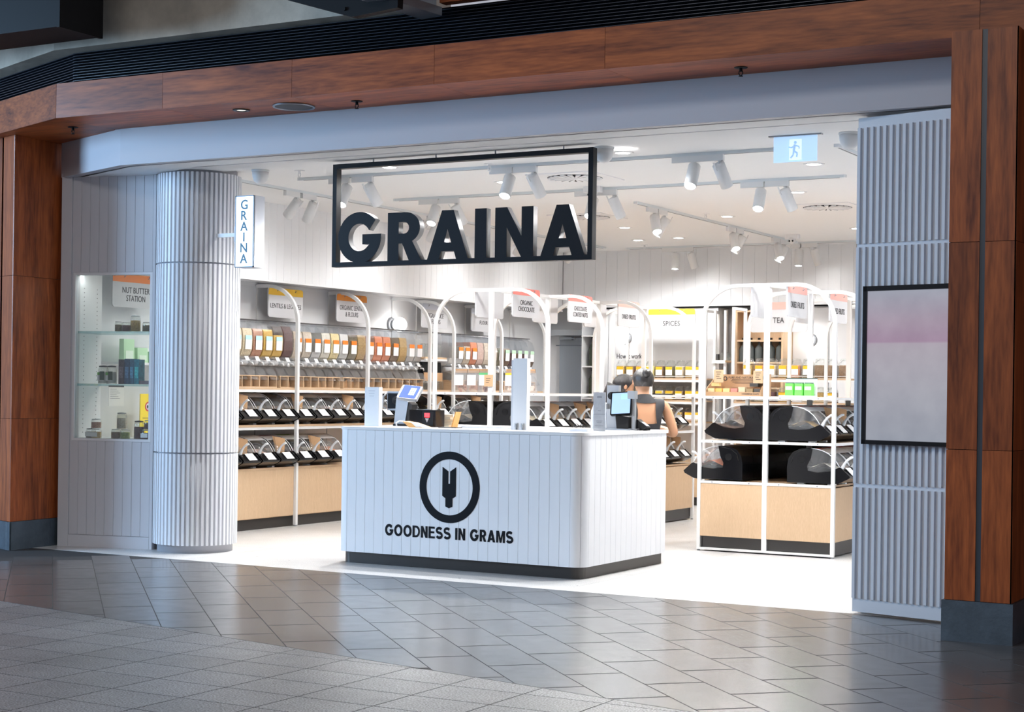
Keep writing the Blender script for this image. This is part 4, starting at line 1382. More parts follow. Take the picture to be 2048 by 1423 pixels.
for k, (g, lv, bd, bn) in enumerate(run):
    y = 12.02 + k * 0.1545
    dispenser(-9.90, y, 1.437, g, lv, bd, 'clear gravity dispenser with %s label, %s from the fluted column' % (bn or 'no', ORD[k]))
for k, (g, lv, bd, bn) in enumerate(run2):
    y = 15.82 + k * 0.151
    dispenser(-9.90, y, 1.437, g, lv, bd, 'clear gravity dispenser with %s label, %s beyond the glass jar shelf' % (bn or 'no', ORD[k]))
for a, b, lab in ((11.65, 12.80, 'first'), (12.81, 15.22, 'second'), (15.45, 16.1, 'third'), (16.11, 17.75, 'fourth')):
    o = obj('hanging_rail', MB().box(-9.93, -9.80, a, b, 1.950, 1.958), mat('dark_grey_rail', (0.06, 0.06, 0.065), 0.4))
    obj('rail_bracket', MB().box(-10.09, -9.931, a + 0.05, a + 0.08, 1.945, 1.958), GREYM, o)
    tag(o, '%s dark mounting rail above the dispensers from the column' % lab, 'rail')

# ------------------------------------------------------------------ scoop bins
BW = 0.258
body_prof = [(0.0, 0.0), (0.0, 0.13), (0.012, 0.20), (0.05, 0.25), (0.11, 0.277), (0.17, 0.283), (0.215, 0.28), (0.20, 0.20), (0.17, 0.14), (0.175, 0.10), (0.26, 0.088), (0.36, 0.10), (0.44, 0.135), (0.455, 0.132), (0.53, 0.065), (0.52, 0.045), (0.44, 0.006), (0.40, 0.0)]
side_prof = body_prof
front_prof = [(0.0, 0.0), (0.0, 0.13), (0.012, 0.20), (0.05, 0.25), (0.11, 0.277), (0.17, 0.283), (0.205, 0.28), (0.19, 0.20), (0.165, 0.14), (0.17, 0.05), (0.42, 0.075), (0.44, 0.125), (0.455, 0.122), (0.53, 0.058), (0.52, 0.045), (0.44, 0.006), (0.40, 0.0)]
bb = MB()
bb.prism(front_prof, -BW / 2 + 0.012, BW / 2 - 0.012, 'y')
bin_me = bb.mesh('bin_body')
sd_me = MB().prism(side_prof, -0.006, 0.006, 'y').mesh('side_plate')
rim_me = MB().tube([(0.21, 0.0, 0.275), (0.16, 0.0, 0.270), (0.10, 0.0, 0.255), (0.05, 0.0, 0.215), (0.035, 0.0, 0.16)], 0.004, 6).mesh('side_ridge')
disc_me = MB().lathe([(0.0, 0.0), (0.030, 0.0), (0.030, 0.002), (0.024, 0.002), (0.023, 0.001), (0.0, 0.001)], 20, smooth=False).mesh('hinge_disc')
lid_arc = [(0.205, 0.281), (0.255, 0.276), (0.305, 0.262), (0.35, 0.24), (0.39, 0.208), (0.42, 0.172), (0.442, 0.136)]
lm = MB()
n = len(lid_arc)
for s in (-1, 1):
    yy = s * (BW / 2 - 0.004)
    lm.add([(p[0], yy, p[1]) for p in lid_arc] + [(0.36, yy, 0.10), (0.26, yy, 0.089), (0.178, yy, 0.10), (0.172, yy, 0.14), (0.195, yy, 0.20)], [tuple(range(n + 5))])
lm.add([(p[0], -BW / 2 + 0.004, p[1]) for p in lid_arc] + [(p[0], BW / 2 - 0.004, p[1]) for p in lid_arc], [(i, i + 1, n + i + 1, n + i) for i in range(n - 1)], True)
lid_bin = lm.mesh('lid')
edge_me = MB().tube([(p[0], 0, p[1]) for p in lid_arc], 0.0035, 6).mesh('lid_edge')
heap_me = MB()
hp_ = []
for i in range(7):
    for j in range(6):
        x = 0.185 + 0.235 * i / 6
        y = -BW / 2 + 0.016 + (BW - 0.032) * j / 5
        hp_.append((x, y, 0.085 + 0.085 * (1 - abs(i - 2.5) / 4.2) + random.uniform(-0.008, 0.008)))
heap_me.add(hp_, [(i * 6 + j, i * 6 + j + 1, (i + 1) * 6 + j + 1, (i + 1) * 6 + j) for i in range(6) for j in range(5)], True)
heap_me = heap_me.mesh('contents')
card_me = MB().prism([(0.462, 0.1285), (0.464, 0.130), (0.527, 0.070), (0.525, 0.068)], -0.042, 0.075, 'y').mesh('price_card')
top_me = MB()
ta = [(0.207, 0.2835), (0.255, 0.279), (0.305, 0.265), (0.352, 0.2425)]
top_me.add([(p[0], -BW / 2 + 0.012, p[1]) for p in ta[1:]] + [(p[0], BW / 2 - 0.012, p[1]) for p in ta[1:]], [(0, 1, 4, 3), (1, 2, 5, 4)], True)
top_me = top_me.mesh('paper_label')
band_me = MB().add([(p[0], y, p[1]) for y in (-BW / 2 + 0.012, BW / 2 - 0.012) for p in ta[:2]], [(0, 1, 3, 2)]).mesh('label_band')
scoop_me = MB().tube([(0.44, 0, 0.105), (0.455, 0, 0.135), (0.47, 0, 0.165), (0.495, 0, 0.195), (0.525, 0, 0.215), (0.545, 0, 0.218)], [0.020, 0.016, 0.011, 0.010, 0.011, 0.008], 8).mesh('scoop_handle')
scup_me = MB().tube([(0.47, 0, 0.055), (0.455, 0, 0.09), (0.44, 0, 0.125)], [0.026, 0.030, 0.018], 8).mesh('scoop_holder')
foot_me = MB().box(0.08, 0.14, -BW / 2 + 0.02, -BW / 2 + 0.06, -0.012, 0.0).box(0.34, 0.40, -BW / 2 + 0.02, -BW / 2 + 0.06, -0.012, 0.0).mesh('foot_block')
bag_me = MB().add([(0.40, -0.05, 0.12), (0.43, 0.02, 0.12), (0.42, 0.03, 0.26), (0.36, -0.06, 0.28), (0.415, -0.045, 0.125), (0.44, 0.025, 0.125), (0.44, 0.035, 0.255), (0.38, -0.05, 0.275)],
                  [(0, 1, 2, 3), (4, 5, 6, 7), (0, 1, 5, 4), (1, 2, 6, 5), (3, 0, 4, 7)]).mesh('paper_bag')
SCOOP = mat('frosted_scoop', (0.78, 0.80, 0.83), 0.35)
LID = clear('bin_lid', (0.92, 0.93, 0.94), 0.09, 0.05, 0.05)
REDB = mat('label_red', (0.62, 0.07, 0.05), 0.5)
BURG = mat('label_burgundy', (0.18, 0.02, 0.05), 0.5)
LIME = mat('label_lime', (0.25, 0.62, 0.08), 0.5)
GKEYS = ['corn', 'redlentil', 'beige', 'brown', 'amber', 'cream', 'pinkish', 'green', 'kidney']


def scoop_bin(x, y, z, rz, band, lab, group, g, bag=False, toplabel=True, scoop=True, full=True):
    t = thing('scoop_bin', lab, 'bulk bin', (x, y, z), rz, group)
    mobj('bin_body', bin_me, BLACK, t)
    for s in (-1, 1):
        p = mobj('side_plate', sd_me, BLACK, t, loc=(0, s * (BW / 2 - 0.006), 0))
        if full:
            mobj('side_ridge', rim_me, BLACK, p, loc=(0, s * 0.007, 0))
            mobj('hinge_disc', disc_me, BLACKM, p, mw=Matrix.Translation((0.125, s * 0.006, 0.19)) @ Matrix.Rotation(-s * PI / 2, 4, 'X'))
    l = mobj('lid', lid_bin, LID, t)
    for s in (-1, 1):
        mobj('lid_edge', edge_me, SCOOP, l, loc=(0, s * (BW / 2 - 0.005), 0.002))
    mobj('contents', heap_me, GRAINS[g], t)
    mobj('price_card', card_me, PAPER, t)
    if toplabel:
        mobj('paper_label', top_me, PAPER, t)
        mobj('label_band', band_me, band or PAPER, t)
    if scoop:
        mobj('scoop_holder', scup_me, BLACK, t, loc=(0, -0.085, 0))
        s_ = mobj('scoop_handle', scoop_me, SCOOP, t, loc=(0, -0.085, 0))
    if full:
        mobj('foot_block', foot_me, PAPER, t)
    if bag:
        b_ = mobj('paper_bag', bag_me, BROWNP, None, loc=(x, y, z), rotz=rz)
        tag(b_, lab.replace('black scoop bin,', 'brown paper bag in bin'), 'paper bag', 'paper bags tucked into the scoop bins')
    return t


# left wall bins (facing +X)
k = 0
for i in range(20):
    y = 11.76 + i * 0.2805
    if any(abs(y - p) < 0.06 for p in (15.14, 15.63)):
        continue
    if y > 17.0:
        break
    band = None if i < 3 else (BURG if i < 6 else (ORAB if i < 9 else None))
    scoop_bin(-10.06, y, 0.985, 0, band, 'black scoop bin, %s from column, upper left wall shelf' % ORD[i], 'scoop bins on the left wall', GKEYS[i % 9], bag=(i % 3 == 1), toplabel=(i not in (3,)))
    if i < 7:
        scoop_bin(-10.04, y - 0.02, 0.583, 0, (None, None, None, BURG, LIME, None, None)[i], 'black scoop bin, %s from column, lower left wall shelf' % ORD[i], 'scoop bins on the left wall', GKEYS[(i + 4) % 9], bag=(i % 2 == 1))
# centre gondola
for i in range(12):
    y = GY[0] + 0.135 + i * 0.266
    scoop_bin(-7.455, y, 0.942, 0, REDB if i % 4 != 3 else BURG, 'black scoop bin, %s from front, upper right side of the centre gondola' % ORD[i], 'scoop bins on the centre gondola', GKEYS[(i * 2) % 9], bag=(i in (1, 3, 4, 6, 8)), toplabel=True)
    if i < 3:
        scoop_bin(-7.50, y, 0.942, PI, None, 'black scoop bin, %s from front, upper left side of the centre gondola' % ORD[i], 'scoop bins on the centre gondola', GKEYS[(i + 2) % 9], toplabel=(i > 0))
    if i > 8:
        scoop_bin(-7.42, y, 0.602, 0, REDB, 'black scoop bin, %s from back, lower right side of the centre gondola' % ORD[11 - i], 'scoop bins on the centre gondola', GKEYS[(i * 2) % 9], bag=(i != 9))
# right gondola
for i in range(12):
    y = RY[0] + 0.135 + i * 0.266
    scoop_bin(-4.925, y, 0.942, PI, None, 'black scoop bin, %s from front, upper left side of the right gondola' % ORD[i], 'scoop bins on the right gondola', GKEYS[(i + 2) % 9], toplabel=(i > 0), full=(i < 2))
    scoop_bin(-5.11, y, 0.602, PI, None, 'black scoop bin, %s from front, lower left side of the right gondola' % ORD[i], 'scoop bins on the right gondola', ('orange' if i == 0 else GKEYS[(i + 1) % 9]), toplabel=(i > 0), full=(i < 2))
    scoop_bin(-4.89, y, 0.942, 0, REDB, 'black scoop bin, %s from front, upper right side of the right gondola' % ORD[i], 'scoop bins on the right gondola', GKEYS[(i + 4) % 9], bag=(i in (1, 2)), full=(i < 2))
    scoop_bin(-4.72, y, 0.602, 0, REDB, 'black scoop bin, %s from front, lower right side of the right gondola' % ORD[i], 'scoop bins on the right gondola', GKEYS[(i + 5) % 9], bag=(i in (2,)), full=(i < 2))
# ------------------------------------------------------------------ jars
def jar_meshes(w, h, square=True):
    """clip-top glass jar: body, contents, lid, label"""
    r = w / 2
    if square:
        sec = lambda k: rrect(2 * r * k, 2 * r * k, r * 0.35 * k, 4)
        rings = [(0.96, 0.0), (1.0, 0.02 * h), (1.0, 0.66 * h), (0.9, 0.78 * h), (0.78, 0.84 * h), (0.78, 0.90 * h)]
    else:
        sec = lambda k: [(r * k * math.cos(2 * PI * i / 20), r * k * math.sin(2 * PI * i / 20)) for i in range(20)]
        rings = [(0.95, 0.0), (1.0, 0.02 * h), (1.0, 0.74 * h), (0.92, 0.84 * h), (0.84, 0.88 * h), (0.84, 0.90 * h)]

    def loft(rs, name):
        mb = MB()
        v = []
        for k, z in rs:
            v += [(x, y, z) for x, y in sec(k)]
        n = len(sec(1))
        f = [(i * n + j, i * n + (j + 1) % n, (i + 1) * n + (j + 1) % n, (i + 1) * n + j) for i in range(len(rs) - 1) for j in range(n)]
        f += [tuple(range(n))[::-1], tuple((len(rs) - 1) * n + j for j in range(n))]
        mb.add(v, f, True)
        return mb.mesh(name)
    body = loft(rings, 'glass_body')
    cont = loft([(0.92, 0.02 * h), (0.93, 0.05 * h), (0.93, 0.62 * h), (0.80, 0.66 * h)], 'contents')
    lid = MB().lathe([(0.0, 0.905 * h), (r * 0.84, 0.905 * h), (r * 0.86, 0.93 * h), (r * 0.84, 0.97 * h), (0.0, h)], 16).mesh('lid')
    lb = MB().box(-r * 0.72, r * 0.72, -r * 1.012, -r * 1.004, 0.16 * h, 0.46 * h).mesh('label')
    lt = MB().box(-r * 0.72, r * 0.72, -r * 1.013, -r * 1.004, 0.46 * h, 0.62 * h).mesh('label_band')
    clip = MB().tube([(-r * 0.5, -r * 0.9, 0.78 * h), (-r * 0.3, -r * 0.98, 0.86 * h), (r * 0.2, -r * 0.9, 0.93 * h)], 0.0025, 5).mesh('wire_clip')
    return body, cont, lid, lb, lt, clip


JAR = jar_meshes(0.115, 0.215)
JARS = jar_meshes(0.115, 0.17)
ROUND = jar_meshes(0.075, 0.10, False)
TALLR = jar_meshes(0.085, 0.15, False)
YLAB = mat('label_yellow', (0.80, 0.46, 0.02), 0.5)
STEEL = mat('steel_lid', (0.55, 0.56, 0.58), 0.3, metal=0.8)


def jar(me, x, y, z, g, label, group, band=YLAB, lidm=None, labels=True, rotz=0.0, glass=None):
    t = thing('glass_jar', label, 'jar', (x, y, z), rotz, group)
    mobj('glass_body', me[0], glass or GLASS, t)
    if g:
        mobj('contents', me[1], GRAINS[g] if isinstance(g, str) else g, t)
    mobj('lid', me[2], lidm or GLASS, t)
    if labels:
        mobj('label', me[3], PAPER, t)
        mobj('label_band', me[4], band, t)
    if not lidm:
        mobj('wire_clip', me[5], GREYM, t)
    return t


# ------------------------------------------------------------------ back wall shelving with spice jars
bsx = thing('back_shelving', 'white back wall shelving holding the yellow-labelled spice jars', 'shelving')
SX0, SX1, SYF, SYB = -8.80, -7.60, 18.02, 18.42
for x in (SX0, SX1):
    for y in (SYF, SYB):
        obj('post', MB().box(x - 0.015, x + 0.015, y - 0.015, y + 0.015, 0.0, 2.30), FRAME, bsx)
    obj('top_rail', MB().box(x - 0.015, x + 0.015, SYF + 0.015, SYB - 0.015, 2.27, 2.30), FRAME, bsx)
obj('front_rail', MB().box(SX0 + 0.015, SX1 - 0.015, SYF - 0.012, SYF + 0.012, 2.27, 2.30), FRAME, bsx)
SHZ = (1.495, 1.235, 0.985, 0.60)
for z in SHZ:
    obj('shelf', MB().box(SX0 + 0.016, SX1 - 0.016, SYF - 0.012, SYB + 0.01, z - 0.018, z), OAKX, bsx)
    obj('shelf_rail', MB().box(SX0 + 0.016, SX1 - 0.016, SYF - 0.02, SYF - 0.013, z - 0.045, z - 0.019), FRAME, bsx)
    obj('guard_rail', MB().tube([(SX0 + 0.016, SYF - 0.02, z + 0.02), (SX1 - 0.016, SYF - 0.02, z + 0.02)], 0.004, 6), FRAME, bsx)
obj('cabinet', MB().box(SX0 + 0.016, SX1 - 0.016, SYF, SYB, 0.10, 0.56), OAK, bsx)
obj('kick_plate', MB().box(SX0 + 0.016, SX1 - 0.016, SYF + 0.04, SYB, 0.0, 0.10), KICK, bsx)
JC = ['amber', 'brown', 'redlentil', 'pasta', 'brown', 'green', 'beige', 'amber', 'brown']
rown = ('top', 'middle', 'third')
for r, z in enumerate(SHZ[:3]):
    for i in range(9):
        x = SX0 + 0.085 + i * 0.1285
        jar(JAR if r == 0 else JARS, x, SYF + 0.075, z, JC[(i + r * 2) % 9], 'square spice jar with yellow label, %s from left on %s spice shelf' % (ORD[i], rown[r]), 'spice jars on the back shelving')
card((-8.02, 17.985, 2.17), (1, 0, 0), 0.60, 0.285, YEL, 'SPICES', 0.22, 0.058, 'yellow-topped SPICES card on the back shelving')
card((-6.45, 17.35, 2.17), (1, 0, 0), 0.66, 0.33, PNK, 'TEA', 0.13, 0.062, 'pink-topped TEA card behind the right gondola')

# tall tea rack behind the right gondola
tr_ = thing('tea_rack', 'white tea rack with glass jars behind the right gondola', 'shelving')
TX0, TX1, TYF, TYB = -6.92, -5.60, 17.2, 17.55
for x in (TX0, TX1):
    for y in (TYF, TYB):
        obj('post', MB().box(x - 0.015, x + 0.015, y - 0.015, y + 0.015, 0.0, 2.28), FRAME, tr_)
    obj('top_rail', MB().box(x - 0.015, x + 0.015, TYF + 0.015, TYB - 0.015, 2.25, 2.28), FRAME, tr_)
TZ = (1.50, 1.235, 0.985, 0.62)
for z in TZ:
    obj('shelf', MB().box(TX0 + 0.016, TX1 - 0.016, TYF - 0.012, TYB + 0.01, z - 0.018, z), OAKX, tr_)
    obj('shelf_rail', MB().box(TX0 + 0.016, TX1 - 0.016, TYF - 0.02, TYF - 0.013, z - 0.045, z - 0.019), FRAME, tr_)
    obj('guard_rail', MB().tube([(TX0 + 0.016, TYF - 0.02, z + 0.02), (TX1 - 0.016, TYF - 0.02, z + 0.02)], 0.004, 6), FRAME, tr_)
for i in range(9):
    lab = i < 6
    jar(JAR, TX0 + 0.16 + i * 0.137, TYF + 0.07, TZ[0], ('amber', 'redlentil', 'beige', 'amber', 'redlentil', 'green', 'brown', 'brown', 'brown')[i],
        '%s, %s from left on the tea rack' % ('tea jar with yellow label' if lab else 'unlabelled jar of dark tea', ORD[i]), 'jars on the tea rack', labels=lab)
    if i in (0, 1, 2, 3, 5, 6, 7):
        jar(JARS, TX0 + 0.16 + i * 0.137, TYF + 0.07, TZ[1], ('brown', 'green', 'kidney', 'amber', 'amber', 'beige', 'amber', 'brown', 'beige')[i], 'squat tea jar, %s from left on second shelf of the tea rack' % ORD[i], 'jars on the tea rack', labels=(i % 2 == 1))
    jar(JARS, TX0 + 0.16 + i * 0.137, TYF + 0.07, TZ[2], ('green', 'brown', 'amber', 'redlentil', 'beige', 'green', 'brown', 'brown', 'amber')[i], 'squat tea jar, %s from left on third shelf of the tea rack' % ORD[i], 'jars on the tea rack')

# narrow shelf with small glass jars, left of the bottle hutch
ns = thing('narrow_shelf', 'narrow white shelf unit between spice shelving and oak hutch', 'shelving')
for x in (-7.56, -7.43):
    obj('post', MB().box(x - 0.014, x + 0.014, 18.20, 18.23, 0.0, 2.30), FRAME, ns)
    obj('post', MB().box(x - 0.014, x + 0.014, 18.55, 18.58, 0.0, 2.30), FRAME, ns)
obj('shelf', MB().box(-7.578, -7.412, 18.18, 18.58, 1.69, 1.712), OAKX, ns)
obj('shelf_rail', MB().box(-7.578, -7.412, 18.172, 18.179, 1.675, 1.712), FRAME, ns)
for i in range(3):
    jar(ROUND, -7.475 + (i == 1) * 0.02, 18.235 + i * 0.09, 1.712, None, 'small empty glass jar, %s in the cluster left of the oak hutch' % ORD[i], 'empty jars by the hutch', labels=False)
tb = obj('slate_box', MB().prism(rrect(0.055, 0.07, 0.005), 1.712, 1.785, 'z'), mat('slate_card', (0.05, 0.05, 0.052), 0.6), loc=(-7.547, 18.25, 0))
tag(tb, 'small dark grey carton beside the empty jars', 'carton')

# oak hutch with bottles
hu = thing('oak_hutch', 'oak open hutch with green glass bottles in the back wall', 'cabinet')
HX0, HX1 = -7.40, -6.80
for x in (HX0, HX1 - 0.025):
    obj('side_board', MB().box(x, x + 0.025, 18.45, 18.775, 0.0, 2.335), OAK, hu)
obj('back_board', MB().box(HX0 + 0.025, HX1 - 0.025, 18.76, 18.775, 0.0, 2.33), OAK, hu)
for z in (2.31, 1.96, 1.70, 1.40, 1.1, 0.8, 0.4):
    obj('shelf', MB().box(HX0 + 0.026, HX1 - 0.026, 18.45, 18.759, z - 0.02, z), OAKX, hu)
BOT = mat('olive_glass', (0.030, 0.036, 0.022), 0.08, spec=0.6)
BOT2 = mat('smoky_bottle', (0.075, 0.085, 0.085), 0.08, spec=0.6)
bot_a = MB().lathe([(0.0, 0.0), (0.046, 0.0), (0.048, 0.01), (0.048, 0.15), (0.040, 0.175), (0.018, 0.20), (0.014, 0.21), (0.014, 0.25)], 18).mesh('glass_body')
cap_a = MB().lathe([(0.0, 0.25), (0.017, 0.25), (0.017, 0.285), (0.0, 0.285)], 12).mesh('cap')
bot_b = MB().prism(rrect(0.066, 0.066, 0.008, 2), 0.0, 0.24, 'z').lathe([(0.033, 0.24), (0.026, 0.265), (0.013, 0.285), (0.013, 0.33)], 14).mesh('glass_body')
cap_b = MB().lathe([(0.0, 0.33), (0.015, 0.33), (0.015, 0.365), (0.0, 0.365)], 12).mesh('cap')
for i, x in enumerate((-7.33, -7.23, -7.13, -6.98, -6.87)):
    t = thing('glass_bottle', 'stubby green glass bottle, %s from left in the oak hutch' % ORD[i], 'bottle', (x, 18.53, 1.70), 0, 'bottles in the oak hutch')
    mobj('glass_body', bot_a, BOT2, t)
    mobj('cap', cap_a, BLACK, t)
# white niche with olive oil bottles beside the door
nk = thing('bottle_niche', 'white open shelf niche with olive bottles beside the grey door', 'shelving')
NX0, NX1 = -9.38, -9.09
for x in (NX0 - 0.012, NX1):
    obj('side_board', MB().box(x, x + 0.012, 18.34, 18.78, 0.0, 2.34), PANEL, nk)
obj('back_board', MB().box(NX0, NX1, 18.76, 18.78, 0.0, 2.33), PANEL, nk)
for z in (2.30, 2.02, 1.64, 1.25, 0.9):
    obj('shelf', MB().box(NX0 + 0.001, NX1 - 0.001, 18.34, 18.759, z - 0.016, z), PANEL, nk)
for r, z in enumerate((1.64, 1.25)):
    for i in range(3):
        t = thing('olive_oil_bottle', 'tall dark olive bottle, %s from left on %s niche shelf' % (ORD[i], ('upper', 'lower')[r]), 'bottle', (NX0 + 0.10 + i * 0.082, 18.42, z), 0, 'olive bottles in the niche')
        mobj('glass_body', bot_b, BOT, t)
        mobj('cap', cap_b, BLACKM, t)

# "How it works" lettering on the partition
ht = link('wall_lettering', text_mesh('How it works', w=0.36, h=0.062, depth=0.002, bold=0.004), INK, mw=basis((-8.775, 18.442, 1.765), (1, 0, 0), (0, 0, 1)))
tag(ht, 'black How it works lettering on the white back wall', 'lettering')
po = thing('instruction_sheet', 'white instruction sheet under the wall lettering', 'poster', (-8.83, 18.438, 1.60))
obj('sheet', MB().box(-0.05, 0.05, 0.0, 0.004, -0.11, 0.11), PAPER, po)
obj('printed_arc', MB().tube([(-0.03, -0.002, -0.10), (-0.015, -0.002, -0.088), (0.015, -0.002, -0.088), (0.03, -0.002, -0.10)], 0.003, 5), INK, po)

# globe wall lamps
GLOBE = mat('opal_globe_lit', (1, 1, 1), 0.4, emit=(1.0, 0.98, 0.95), estr=7.0)


def globe(x, y, z, nx_, ny_, label):
    t = thing('globe_wall_lamp', label, 'wall lamp', (x, y, z))
    q = Vector((nx_, ny_, 0)).to_track_quat('Z', 'Y').to_matrix().to_4x4()
    obj('wall_plate', MB().lathe([(0.0, 0.0), (0.075, 0.0), (0.078, 0.01), (0.072, 0.022), (0.0, 0.022)], 28), SILVER, t, mw=q)
    obj('neck', MB().lathe([(0.05, 0.02), (0.045, 0.05), (0.04, 0.06)], 20), SILVER, t, mw=q)
    obj('globe', MB().ball((0, 0, 0.115), 0.078, 24, 16), GLOBE, t, mw=q)


globe(-10.085, 15.12, 2.025, 1, 0, 'lit round globe wall lamp above the left wall dispensers')
globe(-8.83, 18.444, 1.985, 0, -1, 'lit round globe wall lamp above the How it works lettering')
globe(-6.57, 18.755, 1.965, 0, -1, 'lit round globe wall lamp beside the TEA card')

# ------------------------------------------------------------------ goods on the gondola tops
# kraft soap display
SOX, SOY, SOZ = -5.47, 12.99, 1.30
so = thing('soap_display', 'kraft cardboard soap display stand with stepped sides on the right gondola', 'display stand', (SOX, SOY, SOZ))
KR = mat('kraft_board', (0.40, 0.24, 0.13), 0.8, var=0.07, vscale=10)
KR2 = mat('kraft_print', (0.06, 0.045, 0.035), 0.7)
sidep = [(0.0, 0.0), (0.24, 0.0), (0.24, 0.19), (0.20, 0.185), (0.16, 0.14), (0.10, 0.11), (0.04, 0.08), (0.0, 0.05)]
obj('side_board', MB().prism(sidep, 0.0, 0.006, 'x'), KR, so)
obj('side_board', MB().prism(sidep, 0.484, 0.490, 'x'), KR, so)
obj('back_board', MB().box(0.006, 0.484, 0.225, 0.232, 0.0, 0.185), KR, so)
obj('base_tray', MB().box(0.006, 0.484, 0.0, 0.225, 0.0, 0.006), KR, so)
obj('front_lip', MB().box(0.006, 0.484, 0.0, 0.005, 0.006, 0.035), KR, so)
hd = obj('header', MB().box(0.10, 0.49, 0.10, 0.104, 0.075, 0.175), KR, so)
link('lettering', text_mesh('PURE AND NATURAL SOAPS', w=0.31, h=0.019, depth=0.001, bold=0.01), KR2, hd, mw=basis((0.32, 0.099, 0.157), (1, 0, 0), (0, 0, 1)))
for i, (w_, z_) in enumerate(((0.25, 0.138), (0.27, 0.128), (0.24, 0.118), (0.2, 0.108))):
    obj('print_line', MB().box(0.32 - w_ / 2, 0.32 + w_ / 2, 0.0985, 0.0995, z_, z_ + 0.003), KR2, hd)
qm = curve_mesh([arc(0, 0, 0.02, 0.02, 0, 350, 20), arc(0, 0, 0.009, 0.011, 0, 350, 14)], 0.001)
link('emblem', qm, KR2, hd, mw=basis((0.135, 0.0985, 0.148), (1, 0, 0), (0, 0, 1)))
link('lettering', text_mesh('HANDMADE SOAPS', w=0.15, h=0.014, depth=0.001, bold=0.01), KR2, so, mw=basis((0.40, -0.001, 0.020), (1, 0, 0), (0, 0, 1)))
for x_, z_, y_, lab in ((0.035, 0.19, 0.02, 'left'), (0.37, 0.185, 0.06, 'right')):
    t = thing('price_note', 'handwritten kraft price note at the %s of the soap display' % lab, 'note', (SOX + x_ + 0.04, SOY + y_ - 0.025, SOZ + z_ - 0.075))
    obj('paper', MB().box(0, 0.085, 0.0, 0.002, 0.0, 0.105), mat('note_kraft', (0.55, 0.36, 0.21), 0.8), t)
    for q in range(4):
        obj('handwriting', MB().box(0.018 + 0.006 * (q % 2), 0.066 - 0.008 * (q % 3), -0.001, 0.0, 0.084 - q * 0.018, 0.089 - q * 0.018), KR2, t)
SOAPC = [(0.72, 0.55, 0.30), (0.80, 0.42, 0.10), (0.75, 0.52, 0.22), (0.55, 0.20, 0.16), (0.62, 0.48, 0.30), (0.28, 0.19, 0.09), (0.06, 0.05, 0.04)]
for i, c in enumerate(SOAPC):
    x_ = SOX + 0.008 + i * 0.069
    t = thing('soap_bar', '%s soap bar, %s from left in the kraft display' % (('cream', 'orange', 'honey', 'dusty red', 'sand', 'olive brown', 'dark wrapped')[i], ORD[i]), 'soap', (x_, SOY + 0.012, SOZ + 0.007), 0, 'soap bars in the kraft display')
    obj('bar', MB().prism(rrect(0.062, 0.05, 0.006), 0.0, 0.058 + 0.012 * (i == 4), 'z'), mat('soap_%d' % i, c, 0.5, var=0.08, vscale=20), t, loc=(0.033, 0.025, 0.0))
    obj('wrapper', MB().box(0.004, 0.062, -0.003, -0.001, 0.0, 0.026), mat('soap_wrap', (0.04, 0.035, 0.03), 0.6), t)
for i, (x_, z_) in enumerate(((0.05, 0.064), (0.40, 0.062), (0.42, 0.092), (0.44, 0.122))):
    o = obj('wrapped_soap', MB().prism(rrect(0.072, 0.045, 0.004), 0.0, 0.028, 'z'), MATS['soap_wrap'] if i else MATS['soap_2'], loc=(SOX + x_ + (0.03 if i == 0 else 0.015), SOY + 0.035 + i * 0.022, SOZ + z_ + 0.02))
    tag(o, '%s on top of the soap display' % ('pale soap bar lying', 'lowest dark wrapped soap stacked', 'middle dark wrapped soap stacked', 'topmost dark wrapped soap stacked')[i], 'soap')

# green boxes in a tray
GREENC = mat('bright_green_tin', (0.16, 0.72, 0.10), 0.4)
GREENL = mat('pale_green_print', (0.55, 0.88, 0.48), 0.5)
gb = thing('display_tray', 'white display tray behind three bright green tins on the right gondola', 'tray', (-4.79, 13.02, 1.30))
obj('tray', MB().box(-0.01, 0.26, -0.02, 0.09, 0.0, 0.012), PAPER, gb)
obj('back_card', MB().box(-0.01, 0.26, 0.08, 0.088, 0.012, 0.15), PAPER, gb)
obj('torn_edge', MB().box(-0.01, 0.26, 0.076, 0.092, 0.15, 0.158), mat('dark_edge', (0.06, 0.08, 0.07), 0.6), gb)
for i in range(3):
    t = thing('green_tin', 'bright green tin, %s from left in the white tray' % ORD[i], 'tin', (-4.745 + i * 0.082, 13.05, 1.313), 0, 'green tins on the right gondola')
    obj('tin_body', MB().prism(rrect(0.072, 0.06, 0.012), 0.0, 0.098, 'z'), GREENC, t)
    obj('print', MB().box(-0.028, 0.028, -0.032, -0.030, 0.045, 0.075), GREENL, t)
    obj('tin_lid', MB().prism(rrect(0.066, 0.054, 0.012), 0.098, 0.108, 'z'), mat('tin_lid_dark', (0.10, 0.14, 0.13), 0.3), t)

